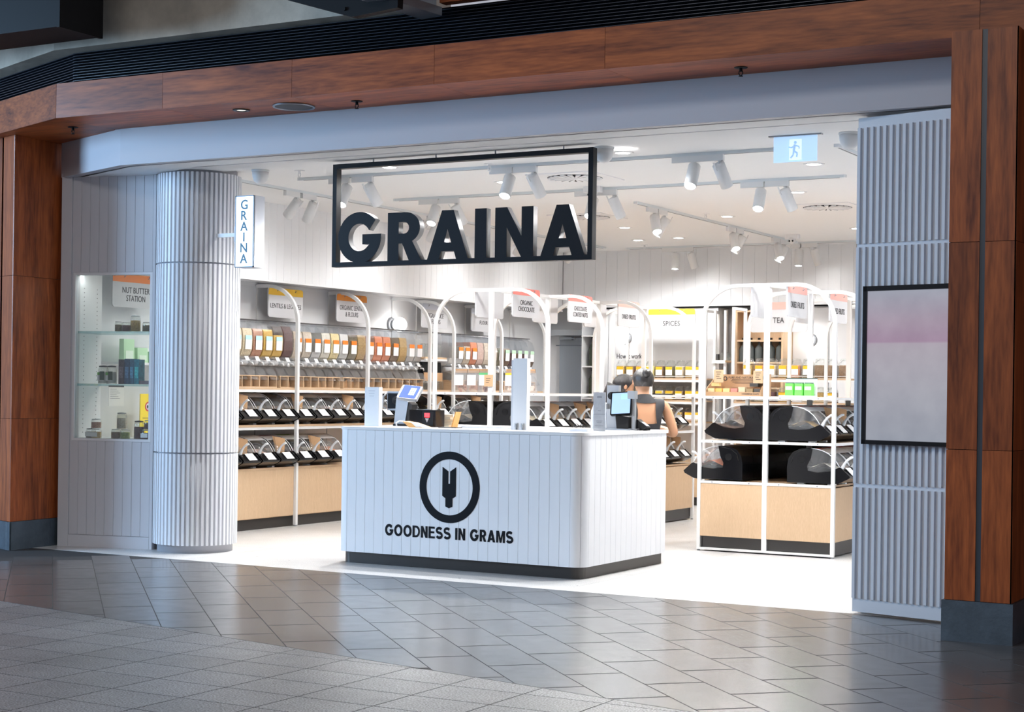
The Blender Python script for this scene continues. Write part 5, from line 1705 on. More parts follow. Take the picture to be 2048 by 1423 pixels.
# bags of chocolate on the centre gondola
CHB = clear('cellophane', (0.97, 0.95, 0.94), 0.10, 0.10, 0.12)
NUTC = [grain('almond', (0.35, 0.12, 0.06), (0.65, 0.40, 0.30), 45), grain('choc', (0.16, 0.05, 0.03), (0.34, 0.14, 0.10), 42), grain('rose', (0.80, 0.62, 0.50), (0.93, 0.80, 0.70), 42)]
for i, (x_, w_, bnd, c) in enumerate(((-7.90, 0.125, None, 0), (-7.765, 0.12, None, 0), (-7.635, 0.13, mat('label_deep_green', (0.10, 0.42, 0.16), 0.5), 1), (-7.35, 0.15, YEL, 2), (-7.19, 0.12, None, 2))):
    t = thing('gift_bag', 'clear bag of sweets with %s, %s from left on the centre gondola' % ('green-topped label' if i == 2 else ('yellow-topped label' if i == 3 else 'plain white label'), ORD[i]), 'bag', (x_ + 0.0, 13.02, 1.30), 0, 'clear bags on the centre gondola')
    obj('film', MB().prism([(-0.045, 0.0), (0.045, 0.0), (0.035, 0.12), (0.004, 0.205), (-0.004, 0.205), (-0.035, 0.12)], -w_ / 2, w_ / 2, 'x'), CHB, t)
    cm = MB()
    for q in range(14):
        cm.ball((random.uniform(-w_ / 2 + 0.02, w_ / 2 - 0.02), random.uniform(-0.022, 0.022), 0.02 + random.uniform(0, 0.05)), random.uniform(0.014, 0.019), 8, 5)
    o = obj('sweets', cm, NUTC[c], t)
    o['kind'] = 'stuff'
    obj('label', MB().box(-w_ / 2 + 0.015, w_ / 2 - 0.015, -0.050, -0.048, 0.065, 0.16), PAPER, t)
    if bnd:
        obj('label_band', MB().box(-w_ / 2 + 0.015, w_ / 2 - 0.015, -0.0505, -0.048, 0.16, 0.18), bnd, t)
    obj('header_fold', MB().box(-w_ / 2, w_ / 2, -0.006, 0.006, 0.18, 0.215), BROWNP, t)
t = thing('price_note', 'handwritten kraft note on the centre gondola middle post', 'note', (-7.53, 12.80, 1.355))
obj('paper', MB().box(0, 0.09, 0.0, 0.002, 0.0, 0.105), mat('note_kraft', (0.55, 0.36, 0.21), 0.8), t)
for q in range(3):
    obj('handwriting', MB().box(0.018, 0.066 - 0.008 * q, -0.001, 0.0, 0.070 - q * 0.018, 0.075 - q * 0.018), KR2, t)
o = obj('slate_board', MB().box(-7.25, -6.93, 15.3, 15.6, 1.30, 1.312), BLACKM)
tag(o, 'flat black slate board on the far top shelf of the centre gondola', 'board')

# jars and cloche on the left wall narrow bay
js = thing('jar_shelf', 'small oak shelf with empty glass jars between the dispenser runs', 'shelf')
obj('shelf', MB().box(-10.07, -9.66, 15.16, 15.60, 1.655, 1.675), OAKX, js)
obj('shelf_rail', MB().box(-9.675, -9.655, 15.16, 15.60, 1.635, 1.655), FRAME, js)
for i in range(4):
    jar(TALLR, -9.72, 15.21 + i * 0.1, 1.675, None, 'tall empty glass jar, %s on the small oak shelf' % ORD[i], 'empty glass jars in the left wall bay', labels=False)
for i in range(5):
    jar(ROUND, -9.70, 15.18 + i * 0.088, 1.319, None, 'short empty glass jar, %s under the small oak shelf' % ORD[i], 'empty glass jars in the left wall bay', labels=False)
bxk = thing('folded_bag_box', 'black slanted bag box with kraft front between the dispenser runs', 'box', (-9.72, 15.38, 1.432))
obj('black_flap', MB().prism([(-0.02, 0.0), (0.02, 0.0), (0.0, 0.19), (-0.10, 0.19)], -0.19, 0.19, 'y'), BLACKM, bxk)
obj('kraft_front', MB().box(0.021, 0.026, -0.19, 0.19, -0.02, 0.075), BROWNP, bxk)

# ------------------------------------------------------------------ goods in the display window and nut butter station
def wg(t, n):
    return wp(t, -n)


def wjar(me, t, n, z, g, lid, label, labels=False, band=YLAB):
    p = wg(t, n)
    return jar(me, p[0], p[1], z, g, label, 'jars in the display window', band=band, lidm=lid, labels=labels, rotz=math.atan2(WD.y, WD.x))


SJ = jar_meshes(0.064, 0.085, False)
SJ2 = jar_meshes(0.085, 0.078, False)
MJ = jar_meshes(0.085, 0.135, False)
LJ = jar_meshes(0.085, 0.15, False)
UZ, MZ, LZ = 1.7625, 1.3325, 0.8865
DKL = mat('black_lid', (0.02, 0.02, 0.022), 0.4)
wjar(SJ, 0.388, 0.12, UZ, 'green', STEEL, 'small jar at the left end of the upper glass shelf')
wjar(SJ2, 0.462, 0.12, UZ, 'kidney', STEEL, 'squat dark jar beside the tall amber jar, upper glass shelf')
wjar(MJ, 0.552, 0.10, UZ, 'amber', STEEL, 'tall amber-filled jar on the upper glass shelf')
wjar(SJ2, 0.655, 0.11, UZ, 'green', STEEL, 'squat green jar right of the amber jar, upper glass shelf')
wjar(SJ, 0.72, 0.12, UZ, 'green', STEEL, 'jar cut off by the right window edge, upper glass shelf')
LGREEN = mat('lime_label_side', (0.16, 0.50, 0.08), 0.5)
for i, tt in enumerate((0.282, 0.358)):
    j = wjar(LJ, tt, 0.07, MZ, 'white', DKL, '%s lime-labelled jar with black lid on the lower glass shelf' % ('left', 'right')[i], labels=True, band=LGREEN)
    obj('dark_label', MB().box(-0.01, 0.031, -0.0442, -0.0432, 0.03, 0.10), mat('label_dark_green', (0.03, 0.08, 0.05), 0.5), j)
for i, (tt, w_, h_, c) in enumerate(((0.445, 0.05, 0.20, (0.09, 0.07, 0.09)), (0.495, 0.045, 0.205, (0.05, 0.11, 0.20)), (0.540, 0.04, 0.205, (0.05, 0.16, 0.26)), (0.583, 0.045, 0.20, (0.03, 0.28, 0.38)))):
    p = wg(tt + 0.02, 0.08)
    t = thing('boxed_tea', '%s boxed pack, %s in the row on the lower glass shelf' % (('plum', 'navy', 'blue', 'teal')[i], ORD[i]), 'pack', (p[0], p[1], MZ), math.atan2(WD.y, WD.x), 'boxed packs in the display window')
    obj('carton', MB().prism(rrect(w_, 0.10, 0.004, 2), 0.0, h_, 'z'), mat('pack_%d' % i, c, 0.4, var=0.4, vscale=30), t)
    obj('printed_panel', MB().box(-w_ * 0.35, w_ * 0.35, -0.0515, -0.0505, 0.05, 0.14), mat('pack_print_%d' % i, tuple(min(1, x_ * 2.4) for x_ in c), 0.4, var=0.5, vscale=40), t)
p = wg(0.70, 0.06)
o = obj('flat_tin', MB().prism(rrect(0.14, 0.09, 0.01), MZ, MZ + 0.028, 'z'), mat('dark_red_tin', (0.10, 0.02, 0.02), 0.4), loc=(p[0], p[1], 0))
tag(o, 'flat dark tin at the right end of the lower glass shelf', 'tin')
wjar(SJ2, 0.165, 0.09, LZ, 'brown', DKL, 'labelled jar at the left of the bottom display', labels=True, band=PAPER)
wjar(SJ2, 0.232, 0.06, LZ, 'amber', STEEL, 'labelled amber jar under the red jar', labels=True, band=PAPER)
wjar(SJ2, 0.215, 0.085, LZ + 0.079, 'redlentil', STEEL, 'red-filled jar stacked on two jars in the display window')
wjar(SJ2, 0.395, 0.09, LZ, 'brown', STEEL, 'nut jar at left under the tall mixed nut jar')
wjar(SJ2, 0.482, 0.08, LZ, grain('pistachio', (0.16, 0.22, 0.03), (0.35, 0.42, 0.10), 110), STEEL, 'pistachio-filled jar on the bottom display')
wjar(MJ, 0.44, 0.10, LZ + 0.079, 'beige', STEEL, 'tall mixed nut jar stacked on two jars in the display window')
wjar(LJ, 0.612, 0.07, LZ, 'kidney', DKL, 'tall dark jar with black lid on the bottom display')
wjar(SJ2, 0.69, 0.05, LZ, 'kidney', STEEL, 'dark jar at the right end of the bottom display', labels=True, band=PAPER)
wjar(SJ2, 0.70, 0.075, LZ + 0.079, 'kidney', STEEL, 'dark jar stacked at the right end of the bottom display')
# nut butter station behind
nb = thing('nut_butter_counter', 'white wall shelf of the nut butter station behind the display window', 'shelf')
obj('shelf', MB().box(-10.09, -9.80, 10.62, 11.55, 1.50, 1.52), WHITE, nb)
obj('lower_panel', MB().box(-10.099, -10.09, 10.62, 11.55, 0.3, 1.50), mat('cream_panel', (0.70, 0.66, 0.58), 0.5), nb)
obj('bench', MB().box(-10.09, -9.70, 10.62, 11.55, 0.70, 0.74), WHITE, nb)
for i, (y_, w_, h_) in enumerate(((10.80, 0.13, 0.20), (10.97, 0.13, 0.13), (11.13, 0.12, 0.10))):
    t = thing('green_pouch', 'pale green pack, %s from left on the nut butter shelf' % ORD[i], 'pack', (-9.93, y_, 1.52), 0, 'pale green packs behind the display window')
    obj('pouch', MB().prism([(-0.03, 0.0), (0.03, 0.0), (0.025, h_), (-0.025, h_)], -w_ / 2, w_ / 2, 'y'), mat('pale_green_pack', (0.50, 0.74, 0.48), 0.5), t)
    obj('print', MB().box(0.031, 0.032, -w_ * 0.35, w_ * 0.35, 0.02, h_ * 0.5), mat('pack_white', (0.75, 0.86, 0.72), 0.5), t)
YB = mat('bright_yellow', (0.85, 0.62, 0.02), 0.5)
t = thing('yellow_scale_board', 'bright yellow board with round warning mark at the nut butter station', 'sign', (-9.80, 10.835, 0.80))
obj('board', MB().box(-0.008, 0.0, 0.0, 0.30, -0.05, 0.45), YB, t)
rg = curve_mesh([arc(0, 0, 0.042, 0.042, 0, 352, 24), arc(0, 0, 0.030, 0.030, 0, 352, 20)], 0.002)
link('warning_ring', rg, REDB, t, mw=basis((0.002, 0.10, 0.34), (0, 1, 0), (0, 0, 1)))
obj('warning_disc', MB().lathe([(0.0, 0.0), (0.030, 0.0), (0.030, 0.001), (0.0, 0.001)], 20), PAPER, t, mw=Matrix.Translation((0.0005, 0.10, 0.34)) @ Matrix.Rotation(PI / 2, 4, 'Y'))
obj('warning_figure', MB().ball((0.002, 0.09, 0.34), 0.010, 8, 6, (0.2, 1, 1.5)).ball((0.002, 0.112, 0.34), 0.010, 8, 6, (0.2, 1, 1.5)), INK, t)
for q in range(4):
    obj('print_line', MB().box(0.0, 0.001, 0.03, 0.12, 0.24 - q * 0.045, 0.245 - q * 0.045), INK, t)
t = thing('price_sheet', 'printed white price sheet on the nut butter station wall', 'poster', (-10.085, 10.75, 1.14))
obj('sheet', MB().box(-0.003, 0.0, 0.0, 0.19, 0.0, 0.18), PAPER, t)
obj('black_header', MB().box(-0.002, 0.001, 0.0, 0.19, 0.165, 0.18), INK, t)
for q in range(6):
    obj('print_line', MB().box(0.0, 0.001, 0.02, 0.10 + 0.02 * (q % 3), 0.145 - q * 0.016, 0.148 - q * 0.016), GREYM, t)
o = obj('honey_tin', MB().lathe([(0.0, 0.0), (0.03, 0.0), (0.03, 0.04), (0.0, 0.045)], 16), YEL, loc=(wg(0.44, 0.25)[0], wg(0.44, 0.25)[1], MZ))
tag(o, 'small yellow tin behind the lime-labelled jars on the glass shelf', 'tin')
# ------------------------------------------------------------------ service counter
CX0, CX1, CY0, CY1 = -7.376, -5.27, 10.34, 11.85
CT = 1.032
ct = thing('service_counter', 'white boarded service counter with rounded corners and dark plinth', 'counter')
CW = mat('counter_white', (0.80, 0.81, 0.83), 0.35)


def rr_rect(x0, x1, y0, y1, r, n=8):
    return [(x + (x0 + x1) / 2, y + (y0 + y1) / 2) for x, y in rrect(x1 - x0, y1 - y0, r, n)]


obj('core', MB().prism(rr_rect(CX0 + 0.012, CX1 - 0.012, CY0 + 0.012, CY1 - 0.012, 0.09), 0.085, 1.008, 'z'), CW, ct)
obj('plinth', MB().prism(rr_rect(CX0 + 0.035, CX1 - 0.035, CY0 + 0.035, CY1 - 0.035, 0.07, 10), 0.0, 0.086, 'z'), DARKM, ct)
obj('worktop', MB().prism(rr_rect(CX0 - 0.006, CX1 + 0.006, CY0 - 0.006, CY1 + 0.006, 0.105, 10), 1.010, CT, 'z'), mat('worktop_white', (0.80, 0.80, 0.80), 0.22), ct)
RC = 0.10
boards(ct, (CX0 + RC, CY0 + 0.012), (CX1 - RC, CY0 + 0.012), 0.086, 1.009, 0.0845, 0.012, CW, groove=0.003)
boards(ct, (CX1 - 0.012, CY0 + RC), (CX1 - 0.012, CY1 - RC), 0.086, 1.009, 0.0875, 0.012, CW, groove=0.003)
boards(ct, (CX0 + 0.012, CY1 - RC), (CX0 + 0.012, CY0 + RC), 0.086, 1.009, 0.0875, 0.012, CW, groove=0.003)
for cx_, cy_, a0 in ((CX1 - RC, CY0 + RC, -90), (CX0 + RC, CY0 + RC, 180)):
    for k in range(2):
        a1, a2 = a0 + 45 * k + 0.8, a0 + 45 * k + 44.2
        po_ = arc(cx_, cy_, RC, RC, a1, a2, 8)
        pi_ = arc(cx_, cy_, RC - 0.012, RC - 0.012, a2, a1, 8)
        obj('corner_board', MB().prism(po_ + pi_, 0.086, 1.009, 'z'), CW, ct)
obj('plinth_seam', MB().box(CX1 - 0.036, CX1 - 0.034, CY0 + 0.118, CY0 + 0.120, 0.002, 0.085), BLACKM, ct)
# ring and wheat-ear emblem, tagline
lg = curve_mesh([arc(0, 0, 0.258, 0.262, 0, 358, 72), arc(0, 0, 0.199, 0.205, 0, 358, 64)], 0.003)
link('emblem_ring', lg, VINYL, ct, mw=basis((-6.365, CY0 - 0.0015, 0.608), (1, 0, 0), (0, 0, 1)))
em = curve_mesh([[(-0.058, 0.150), (-0.008, 0.118), (-0.008, 0.028), (0.008, 0.028), (0.008, 0.118), (0.058, 0.150), (0.058, -0.062), (0.030, -0.080), (0.030, -0.140), (0.0, -0.152), (-0.030, -0.140), (-0.030, -0.080), (-0.058, -0.062)]], 0.003)
link('emblem_grain', em, VINYL, ct, mw=basis((-6.367, CY0 - 0.0015, 0.606), (1, 0, 0), (0, 0, 1)))


def bold_letter(ch):
    """bold grotesque capitals in a unit-height box: width, outlines"""
    t = 0.25
    if ch in 'GRAIN':
        return {'G': letter_outline, 'R': letter_outline, 'A': letter_outline, 'I': letter_outline, 'N': letter_outline}[ch](ch)
    if ch == 'O':
        return 1.04, [arc(0.52, 0.5, 0.52, 0.515, 0, 350, 36), arc(0.52, 0.5, 0.52 - t, 0.515 - t * 0.85, 0, 350, 32)]
    if ch == 'D':
        return 0.93, [[(0, 0), (0, 1), (0.42, 1)] + arc(0.42, 0.5, 0.51, 0.5, 88, -88, 18) + [(0.42, 0)], [(t, 0.17), (0.40, 0.17)] + arc(0.40, 0.5, 0.32, 0.33, -88, 88, 14) + [(0.40, 0.83), (t, 0.83)]]
    if ch == 'E':
        return 0.78, [[(0, 0), (0, 1), (0.75, 1), (0.75, 0.83), (t, 0.83), (t, 0.605), (0.70, 0.605), (0.70, 0.44), (t, 0.44), (t, 0.17), (0.78, 0.17), (0.78, 0)]]
    if ch == 'M':
        return 1.04, [[(0, 0), (0, 1), (0.31, 1), (0.52, 0.36), (0.73, 1), (1.04, 1), (1.04, 0), (0.80, 0), (0.80, 0.70), (0.62, 0), (0.42, 0), (0.24, 0.70), (0.24, 0)]]
    # S: a thick centre line
    c = arc(0.41, 0.715, 0.30, 0.195, 28, 180, 14) + arc(0.41, 0.715, 0.30, 0.20, 186, 262, 8) + arc(0.43, 0.29, 0.315, 0.21, 84, 0, 9) + arc(0.42, 0.285, 0.325, 0.195, -8, -158, 14)
    L, R = [], []
    for i, p in enumerate(c):
        q0, q1 = c[max(0, i - 1)], c[min(len(c) - 1, i + 1)]
        d = Vector((q1[0] - q0[0], q1[1] - q0[1])).normalized()
        L.append((p[0] - d.y * 0.112, p[1] + d.x * 0.112))
        R.append((p[0] + d.y * 0.112, p[1] - d.x * 0.112))
    return 0.84, [L + R[::-1]]


def bold_word(text, w, h, depth, parent, m, mw, name):
    tr = 0.10
    tot = sum((0.34 if ch == ' ' else bold_letter(ch)[0] * 0.74 + tr) for ch in text) - tr
    x = -tot / 2
    for ch in text:
        if ch == ' ':
            x += 0.34
            continue
        lw_, sp_ = bold_letter(ch)
        me = curve_mesh(sp_, depth)
        for v in me.vertices:
            v.co.x = (x + v.co.x * 0.74) * w / tot
            v.co.y = (v.co.y - 0.5) * h
        link(name, me, m, parent, mw=mw)
        x += lw_ * 0.74 + tr


bold_word('GOODNESS IN GRAMS', 1.10, 0.086, 0.003, ct, VINYL, basis((-6.374, CY0 - 0.0015, 0.270), (1, 0, 0), (0, 0, 1)), 'tagline_letter')

# ------------------------------------------------------------------ things on the counter
t = thing('menu_block', 'upright white acrylic menu block at the left end of the counter', 'sign holder', (-7.222, 10.60, CT))
obj('block', MB().prism(rrect(0.134, 0.05, 0.006), 0.0, 0.302, 'z'), mat('frosted_white', (0.82, 0.83, 0.85), 0.25), t)
for q in range(3):
    obj('print_line', MB().box(-0.03 + q * 0.004, 0.03 - q * 0.004, -0.0262, -0.0252, 0.27 - q * 0.02, 0.276 - q * 0.02), mat('faint_grey', (0.62, 0.63, 0.66), 0.6), t)

# left till
t = thing('till_terminal', 'black and silver till with blue touch screen on the counter left', 'till', (-7.10, 10.95, CT))
obj('base', MB().prism(rrect(0.24, 0.20, 0.03), 0.0, 0.018, 'z'), BLACKM, t)
obj('stand', MB().prism([(-0.13, 0.018), (-0.03, 0.018), (0.0, 0.19), (-0.08, 0.24), (-0.11, 0.22)], -0.05, 0.05, 'y'), SILVER, t)
obj('stand_back', MB().prism([(-0.03, 0.018), (0.02, 0.018), (0.03, 0.17), (0.0, 0.19)], -0.045, 0.045, 'y'), BLACK, t)
Ms = basis((0.0, -0.03, 0.270), (1.0, 0.1, -0.12), (-0.18, 0.75, 0.66))
hs = obj('screen_housing', MB().prism(rrect(0.17, 0.155, 0.01), -0.03, -0.002, 'z'), SILVER, t, mw=Ms)
SCRB = mat('screen_blue', (0.03, 0.05, 0.2), 0.6, spec=0.1, emit=(0.10, 0.16, 0.62), estr=0.9)
obj('screen', MB().prism(rrect(0.135, 0.142, 0.004), -0.002, 0.001, 'z'), SCRB, hs)
SCRI = mat('screen_icons', (0.5, 0.6, 0.9), 0.3, emit=(0.50, 0.62, 0.98), estr=0.9)
for q in range(4):
    for w_ in range(3):
        obj('screen_key', MB().box(0.0 + w_ * 0.017, 0.013 + w_ * 0.017, 0.028 - q * 0.022, 0.044 - q * 0.022, 0.001, 0.002), SCRI, hs)
cd = obj('customer_display', MB().box(-0.27, -0.12, 0.06, 0.10, 0.12, 0.27), SILVER, t)
obj('display_back', MB().box(-0.255, -0.135, 0.045, 0.06, 0.135, 0.255), BLACK, cd)
obj('mount_disc', MB().lathe([(0.0, 0.0), (0.035, 0.0), (0.03, 0.03), (0.0, 0.03)], 20), BLACKM, cd, mw=Matrix.Translation((-0.165, 0.045, 0.2)) @ Matrix.Rotation(PI / 2, 4, 'X'))
obj('display_arm', MB().tube([(-0.165, 0.02, 0.2), (-0.13, 0.0, 0.19), (-0.09, 0.0, 0.19)], 0.013, 8), BLACKM, cd)
obj('display_handle', MB().tube([(-0.275, 0.05, 0.13), (-0.295, 0.03, 0.15), (-0.285, 0.03, 0.23), (-0.265, 0.05, 0.26)], 0.008, 6), SILVER, cd)
# barcode / receipt printer with red glow
t = thing('receipt_printer', 'black receipt printer with red light on the counter', 'printer', (-6.89, 10.84, CT))
obj('printer_body', MB().box(-0.12, 0.12, -0.06, 0.07, 0.0, 0.132), BLACK, t)
obj('front_panel', MB().box(0.0, 0.10, -0.0625, -0.060, 0.012, 0.12), BLACKM, t)
obj('red_light', MB().box(0.022, 0.068, -0.0645, -0.0625, 0.075, 0.108), mat('red_led', (0.5, 0.02, 0.03), 0.3, emit=(1.0, 0.05, 0.06), estr=1.6), t)
obj('arrow_mark', MB().prism([(0.028, 0.068), (0.062, 0.068), (0.045, 0.035)], -0.0640, -0.0625, 'y'), mat('arrow_grey', (0.35, 0.33, 0.33), 0.5), t)
obj('paper_slot', MB().box(-0.08, 0.04, -0.02, 0.0, 0.132, 0.136), GREYM, t)
# envelopes and cable
t = thing('kraft_envelope', 'orange-brown kraft envelope leaning before the printer', 'envelope', (-6.84, 10.63, CT))
obj('sheet', MB().prism([(-0.10, 0.045), (-0.02, 0.035), (0.10, 0.002), (0.05, 0.0), (-0.04, 0.0), (-0.09, 0.035)], -0.05, 0.05, 'y'), mat('envelope_orange', (0.62, 0.32, 0.10), 0.7), t)
obj('flap', MB().prism([(-0.02, 0.036), (0.06, 0.016), (0.09, 0.004), (0.02, 0.006)], -0.052, 0.03, 'y'), PAPER, t)
t = obj('white_cable', MB().tube([(-7.02, 10.62, CT + 0.005), (-7.01, 10.60, CT + 0.03), (-6.98, 10.60, CT + 0.045), (-6.93, 10.60, CT + 0.04), (-6.90, 10.62, CT + 0.02), (-6.91, 10.66, CT + 0.006)], 0.006, 8), PAPER)
tag(t, 'white cable loop beside the kraft envelope on the counter', 'cable')
t = thing('paper_stack', 'stack of cream receipts and papers behind the counter front', 'papers', (-6.80, 11.02, CT))
for q in range(5):
    obj('sheet', MB().box(-0.06, 0.06, -0.05, 0.05, q * 0.02, q * 0.02 + 0.018), mat('cream_paper', (0.78, 0.72, 0.60), 0.7), t, rotz=0.15 * ((q * 7) % 5 - 2))
o = obj('leaning_paper', MB().prism([(-0.01, 0.0), (0.0, 0.0), (0.035, 0.12), (0.028, 0.12)], -0.04, 0.04, 'y'), mat('envelope_orange', (0.62, 0.32, 0.10), 0.7), loc=(-6.70, 10.95, CT))
tag(o, 'kraft paper leaning beside the paper stack', 'paper')
o = obj('slate_mat', MB().prism(rrect(0.16, 0.10, 0.008), 0.0, 0.006, 'z'), BLACKM, loc=(-6.60, 10.72, CT))
tag(o, 'thin black mat on the counter before the paper stack', 'mat')
for x_, lab in ((-6.5, 'left'), (-6.25, 'right')):
    o = obj('cover_panel', MB().prism(rrect(0.24, 0.30, 0.006), 0.0, 0.012, 'z'), mat('grey_white_cover', (0.62, 0.62, 0.63), 0.4), loc=(x_, 11.05, CT))
    tag(o, '%s pale grey cover plate let into the worktop' % lab, 'cover plate')
# tall white post
t = thing('white_partition_post', 'tall narrow white partition post standing on the counter', 'post', (-5.973, 10.70, CT))
obj('post_body', MB().prism(rrect(0.118, 0.05, 0.003), 0.0, 0.527, 'z'), mat('post_white', (0.78, 0.77, 0.77), 0.4), t)
obj('post_edge', MB().box(-0.076, -0.060, -0.02, 0.02, 0.0, 0.515), mat('post_grey', (0.60, 0.60, 0.62), 0.4), t)
for x_ in (-0.025, 0.028):
    h = obj('hinge', MB().box(x_ - 0.014, x_ + 0.014, -0.032, -0.0255, 0.02, 0.05), STEEL, t)
    obj('hinge_pin', MB().tube([(x_, -0.03, 0.004), (x_, -0.034, 0.045)], 0.007, 8), GREYM, h)
# spectacles box
t = thing('display_box', 'white low box with a pair of dark spectacles', 'box', (-5.48, 10.70, CT))
obj('box', MB().prism(rrect(0.15, 0.08, 0.006), 0.0, 0.022, 'z'), PAPER, t)
gl = MB()
for s in (-1, 1):
    gl.tube([(s * 0.024 + 0.018 * math.cos(a), -0.038, 0.038 + 0.013 * math.sin(a)) for a in [2 * PI * k / 12 for k in range(13)]], 0.0022, 5)
gl.tube([(-0.006, -0.038, 0.04), (0.006, -0.038, 0.04)], 0.002, 5)
o = obj('spectacles', gl, BLACK, loc=(-5.47, 10.70, CT + 0.003))
tag(o, 'dark spectacles standing on the white low box', 'spectacles')
# brochure holder
t = thing('brochure_holder', 'clear upright holder with pale printed leaflet on the counter', 'leaflet', (-5.378, 10.80, CT))
obj('leaflet', MB().box(-0.048, 0.048, -0.002, 0.002, 0.004, 0.285), mat('leaflet_pale', (0.72, 0.68, 0.66), 0.5, var=0.12, vscale=25), t)
obj('holder', MB().box(-0.052, 0.052, -0.006, -0.004, 0.0, 0.29).box(-0.052, 0.052, -0.03, 0.03, 0.0, 0.004), CLEAR, t)
for q, (z_, w_) in enumerate(((0.245, 0.02), (0.15, 0.012), (0.125, 0.045), (0.075, 0.025), (0.065, 0.02), (0.04, 0.035))):
    obj('print_line', MB().box(-w_, w_, -0.003, -0.002, z_, z_ + (0.012 if q == 0 else 0.004)), mat('faint_print', (0.38, 0.36, 0.36), 0.6), t)
# right till
t = thing('till_terminal', 'silver till with upright pale blue screen on the counter right', 'till', (-5.50, 11.40, CT))
obj('base', MB().prism(rrect(0.24, 0.18, 0.02), 0.0, 0.012, 'z'), GREYM, t)
obj('stand', MB().prism([(-0.09, 0.012), (-0.01, 0.012), (-0.03, 0.16), (-0.10, 0.16)], -0.04, 0.04, 'y'), SILVER, t)
obj('stand_back', MB().prism([(-0.01, 0.012), (0.09, 0.012), (0.09, 0.10), (-0.02, 0.12)], -0.04, 0.05, 'y'), BLACK, t)
Ms = basis((0.03, -0.05, 0.205), (1.0, 0.05, -0.02), (-0.22, 0.30, 0.92))
hs = obj('screen_housing', MB().prism(rrect(0.165, 0.185, 0.008), -0.03, 0.0, 'z'), BLACK, t, mw=Ms)
obj('screen', MB().prism(rrect(0.145, 0.165, 0.004), 0.0, 0.002, 'z'), mat('screen_pale_blue', (0.1, 0.15, 0.25), 0.6, spec=0.1, emit=(0.36, 0.53, 0.82), estr=0.75), hs)
obj('screen_map', MB().box(0.0, 0.055, 0.03, 0.07, 0.002, 0.0025), mat('screen_map_blue', (0.2, 0.4, 0.7), 0.3, emit=(0.20, 0.42, 0.72), estr=0.8), hs)
obj('rear_housing', MB().box(-0.13, -0.03, 0.03, 0.07, 0.16, 0.34), SILVER, t)
obj('rear_disc', MB().lathe([(0.0, 0.0), (0.03, 0.0), (0.028, 0.02), (0.0, 0.02)], 18), BLACKM, t, mw=Matrix.Translation((-0.085, 0.028, 0.26)) @ Matrix.Rotation(PI / 2, 4, 'X'))
obj('reader_pole', MB().box(0.105, 0.13, -0.02, 0.01, 0.0, 0.25), SILVER, t)
obj('reader_head', MB().box(0.075, 0.135, -0.035, 0.02, 0.24, 0.30), SILVER, t)
obj('pole_base', MB().prism(rrect(0.075, 0.07, 0.01), 0.0, 0.014, 'z'), SILVER, t, loc=(0.118, -0.005, 0))
t = thing('card_terminal', 'small black card terminal with cable beside the right till', 'card reader', (-5.335, 11.45, CT))
obj('handset', MB().prism([(-0.045, 0.0), (0.05, 0.0), (0.05, 0.025), (-0.03, 0.085), (-0.045, 0.075)], -0.035, 0.035, 'y'), BLACK, t)
obj('keys', MB().prism([(0.0, 0.064), (0.045, 0.033), (0.046, 0.035), (0.001, 0.066)], -0.025, 0.025, 'y'), GREYM, t)
obj('cable', MB().tube([(0.04, -0.02, 0.012), (0.05, -0.05, 0.02), (0.03, -0.07, 0.006), (-0.03, -0.08, 0.005)], 0.004, 6), BLACKM, t)
o = obj('silver_case', MB().prism([(-0.07, 0.0), (0.06, 0.0), (0.06, 0.20), (-0.04, 0.21), (-0.07, 0.14)], -0.05, 0.05, 'y'), mat('pale_case', (0.62, 0.64, 0.68), 0.4), loc=(-5.68, 11.45, CT))
tag(o, 'pale grey plastic case left of the right till', 'case')

# ------------------------------------------------------------------ people
SKIN = mat('skin', (0.46, 0.235, 0.13), 0.5)
HAIR = mat('dark_hair', (0.012, 0.009, 0.009), 0.4, bump=0.6, bscale=60, stretch=(1, 1, 0.2))


def grow(verts, edges, root):
    """skin + subdivision surface from a joint skeleton; returns the finished mesh"""
    names = list(verts)
    me = bpy.data.meshes.new('skeleton')
    me.from_pydata([verts[n][0] for n in names], [(names.index(a), names.index(b)) for a, b in edges], [])
    o = bpy.data.objects.new('skeleton', me)
    COL.objects.link(o)
    sk = o.modifiers.new('skin', 'SKIN')
    sk.use_smooth_shade = True
    for i, n in enumerate(names):
        r = verts[n][1]
        r = r if isinstance(r, tuple) else (r, r)
        me.skin_vertices[0].data[i].radius = r
        me.skin_vertices[0].data[i].use_root = (n == root)
    ss = o.modifiers.new('subdivision', 'SUBSURF')
    ss.levels = ss.render_levels = 2
    bpy.context.view_layer.update()
    out = bpy.data.meshes.new_from_object(o.evaluated_get(bpy.context.evaluated_depsgraph_get()))
    bpy.data.objects.remove(o)
    for p in out.polygons:
        p.use_smooth = True
    return out


def sub_shell(src, test, off, name):
    """cloth: the faces of the body for which test(x,y,z) holds, lifted off the skin"""
    nv, nf, mp = [], [], {}
    nrm = [v.normal.copy() for v in src.vertices]
    for p in src.polygons:
        if test(*p.center):
            f = []
            for i in p.vertices:
                if i not in mp:
                    mp[i] = len(nv)
                    nv.append(src.vertices[i].co + nrm[i] * off)
                f.append(mp[i])
            nf.append(tuple(f))
    me = bpy.data.meshes.new(name)
    me.from_pydata(nv, [], nf)
    for p in me.polygons:
        p.use_smooth = True
    return me


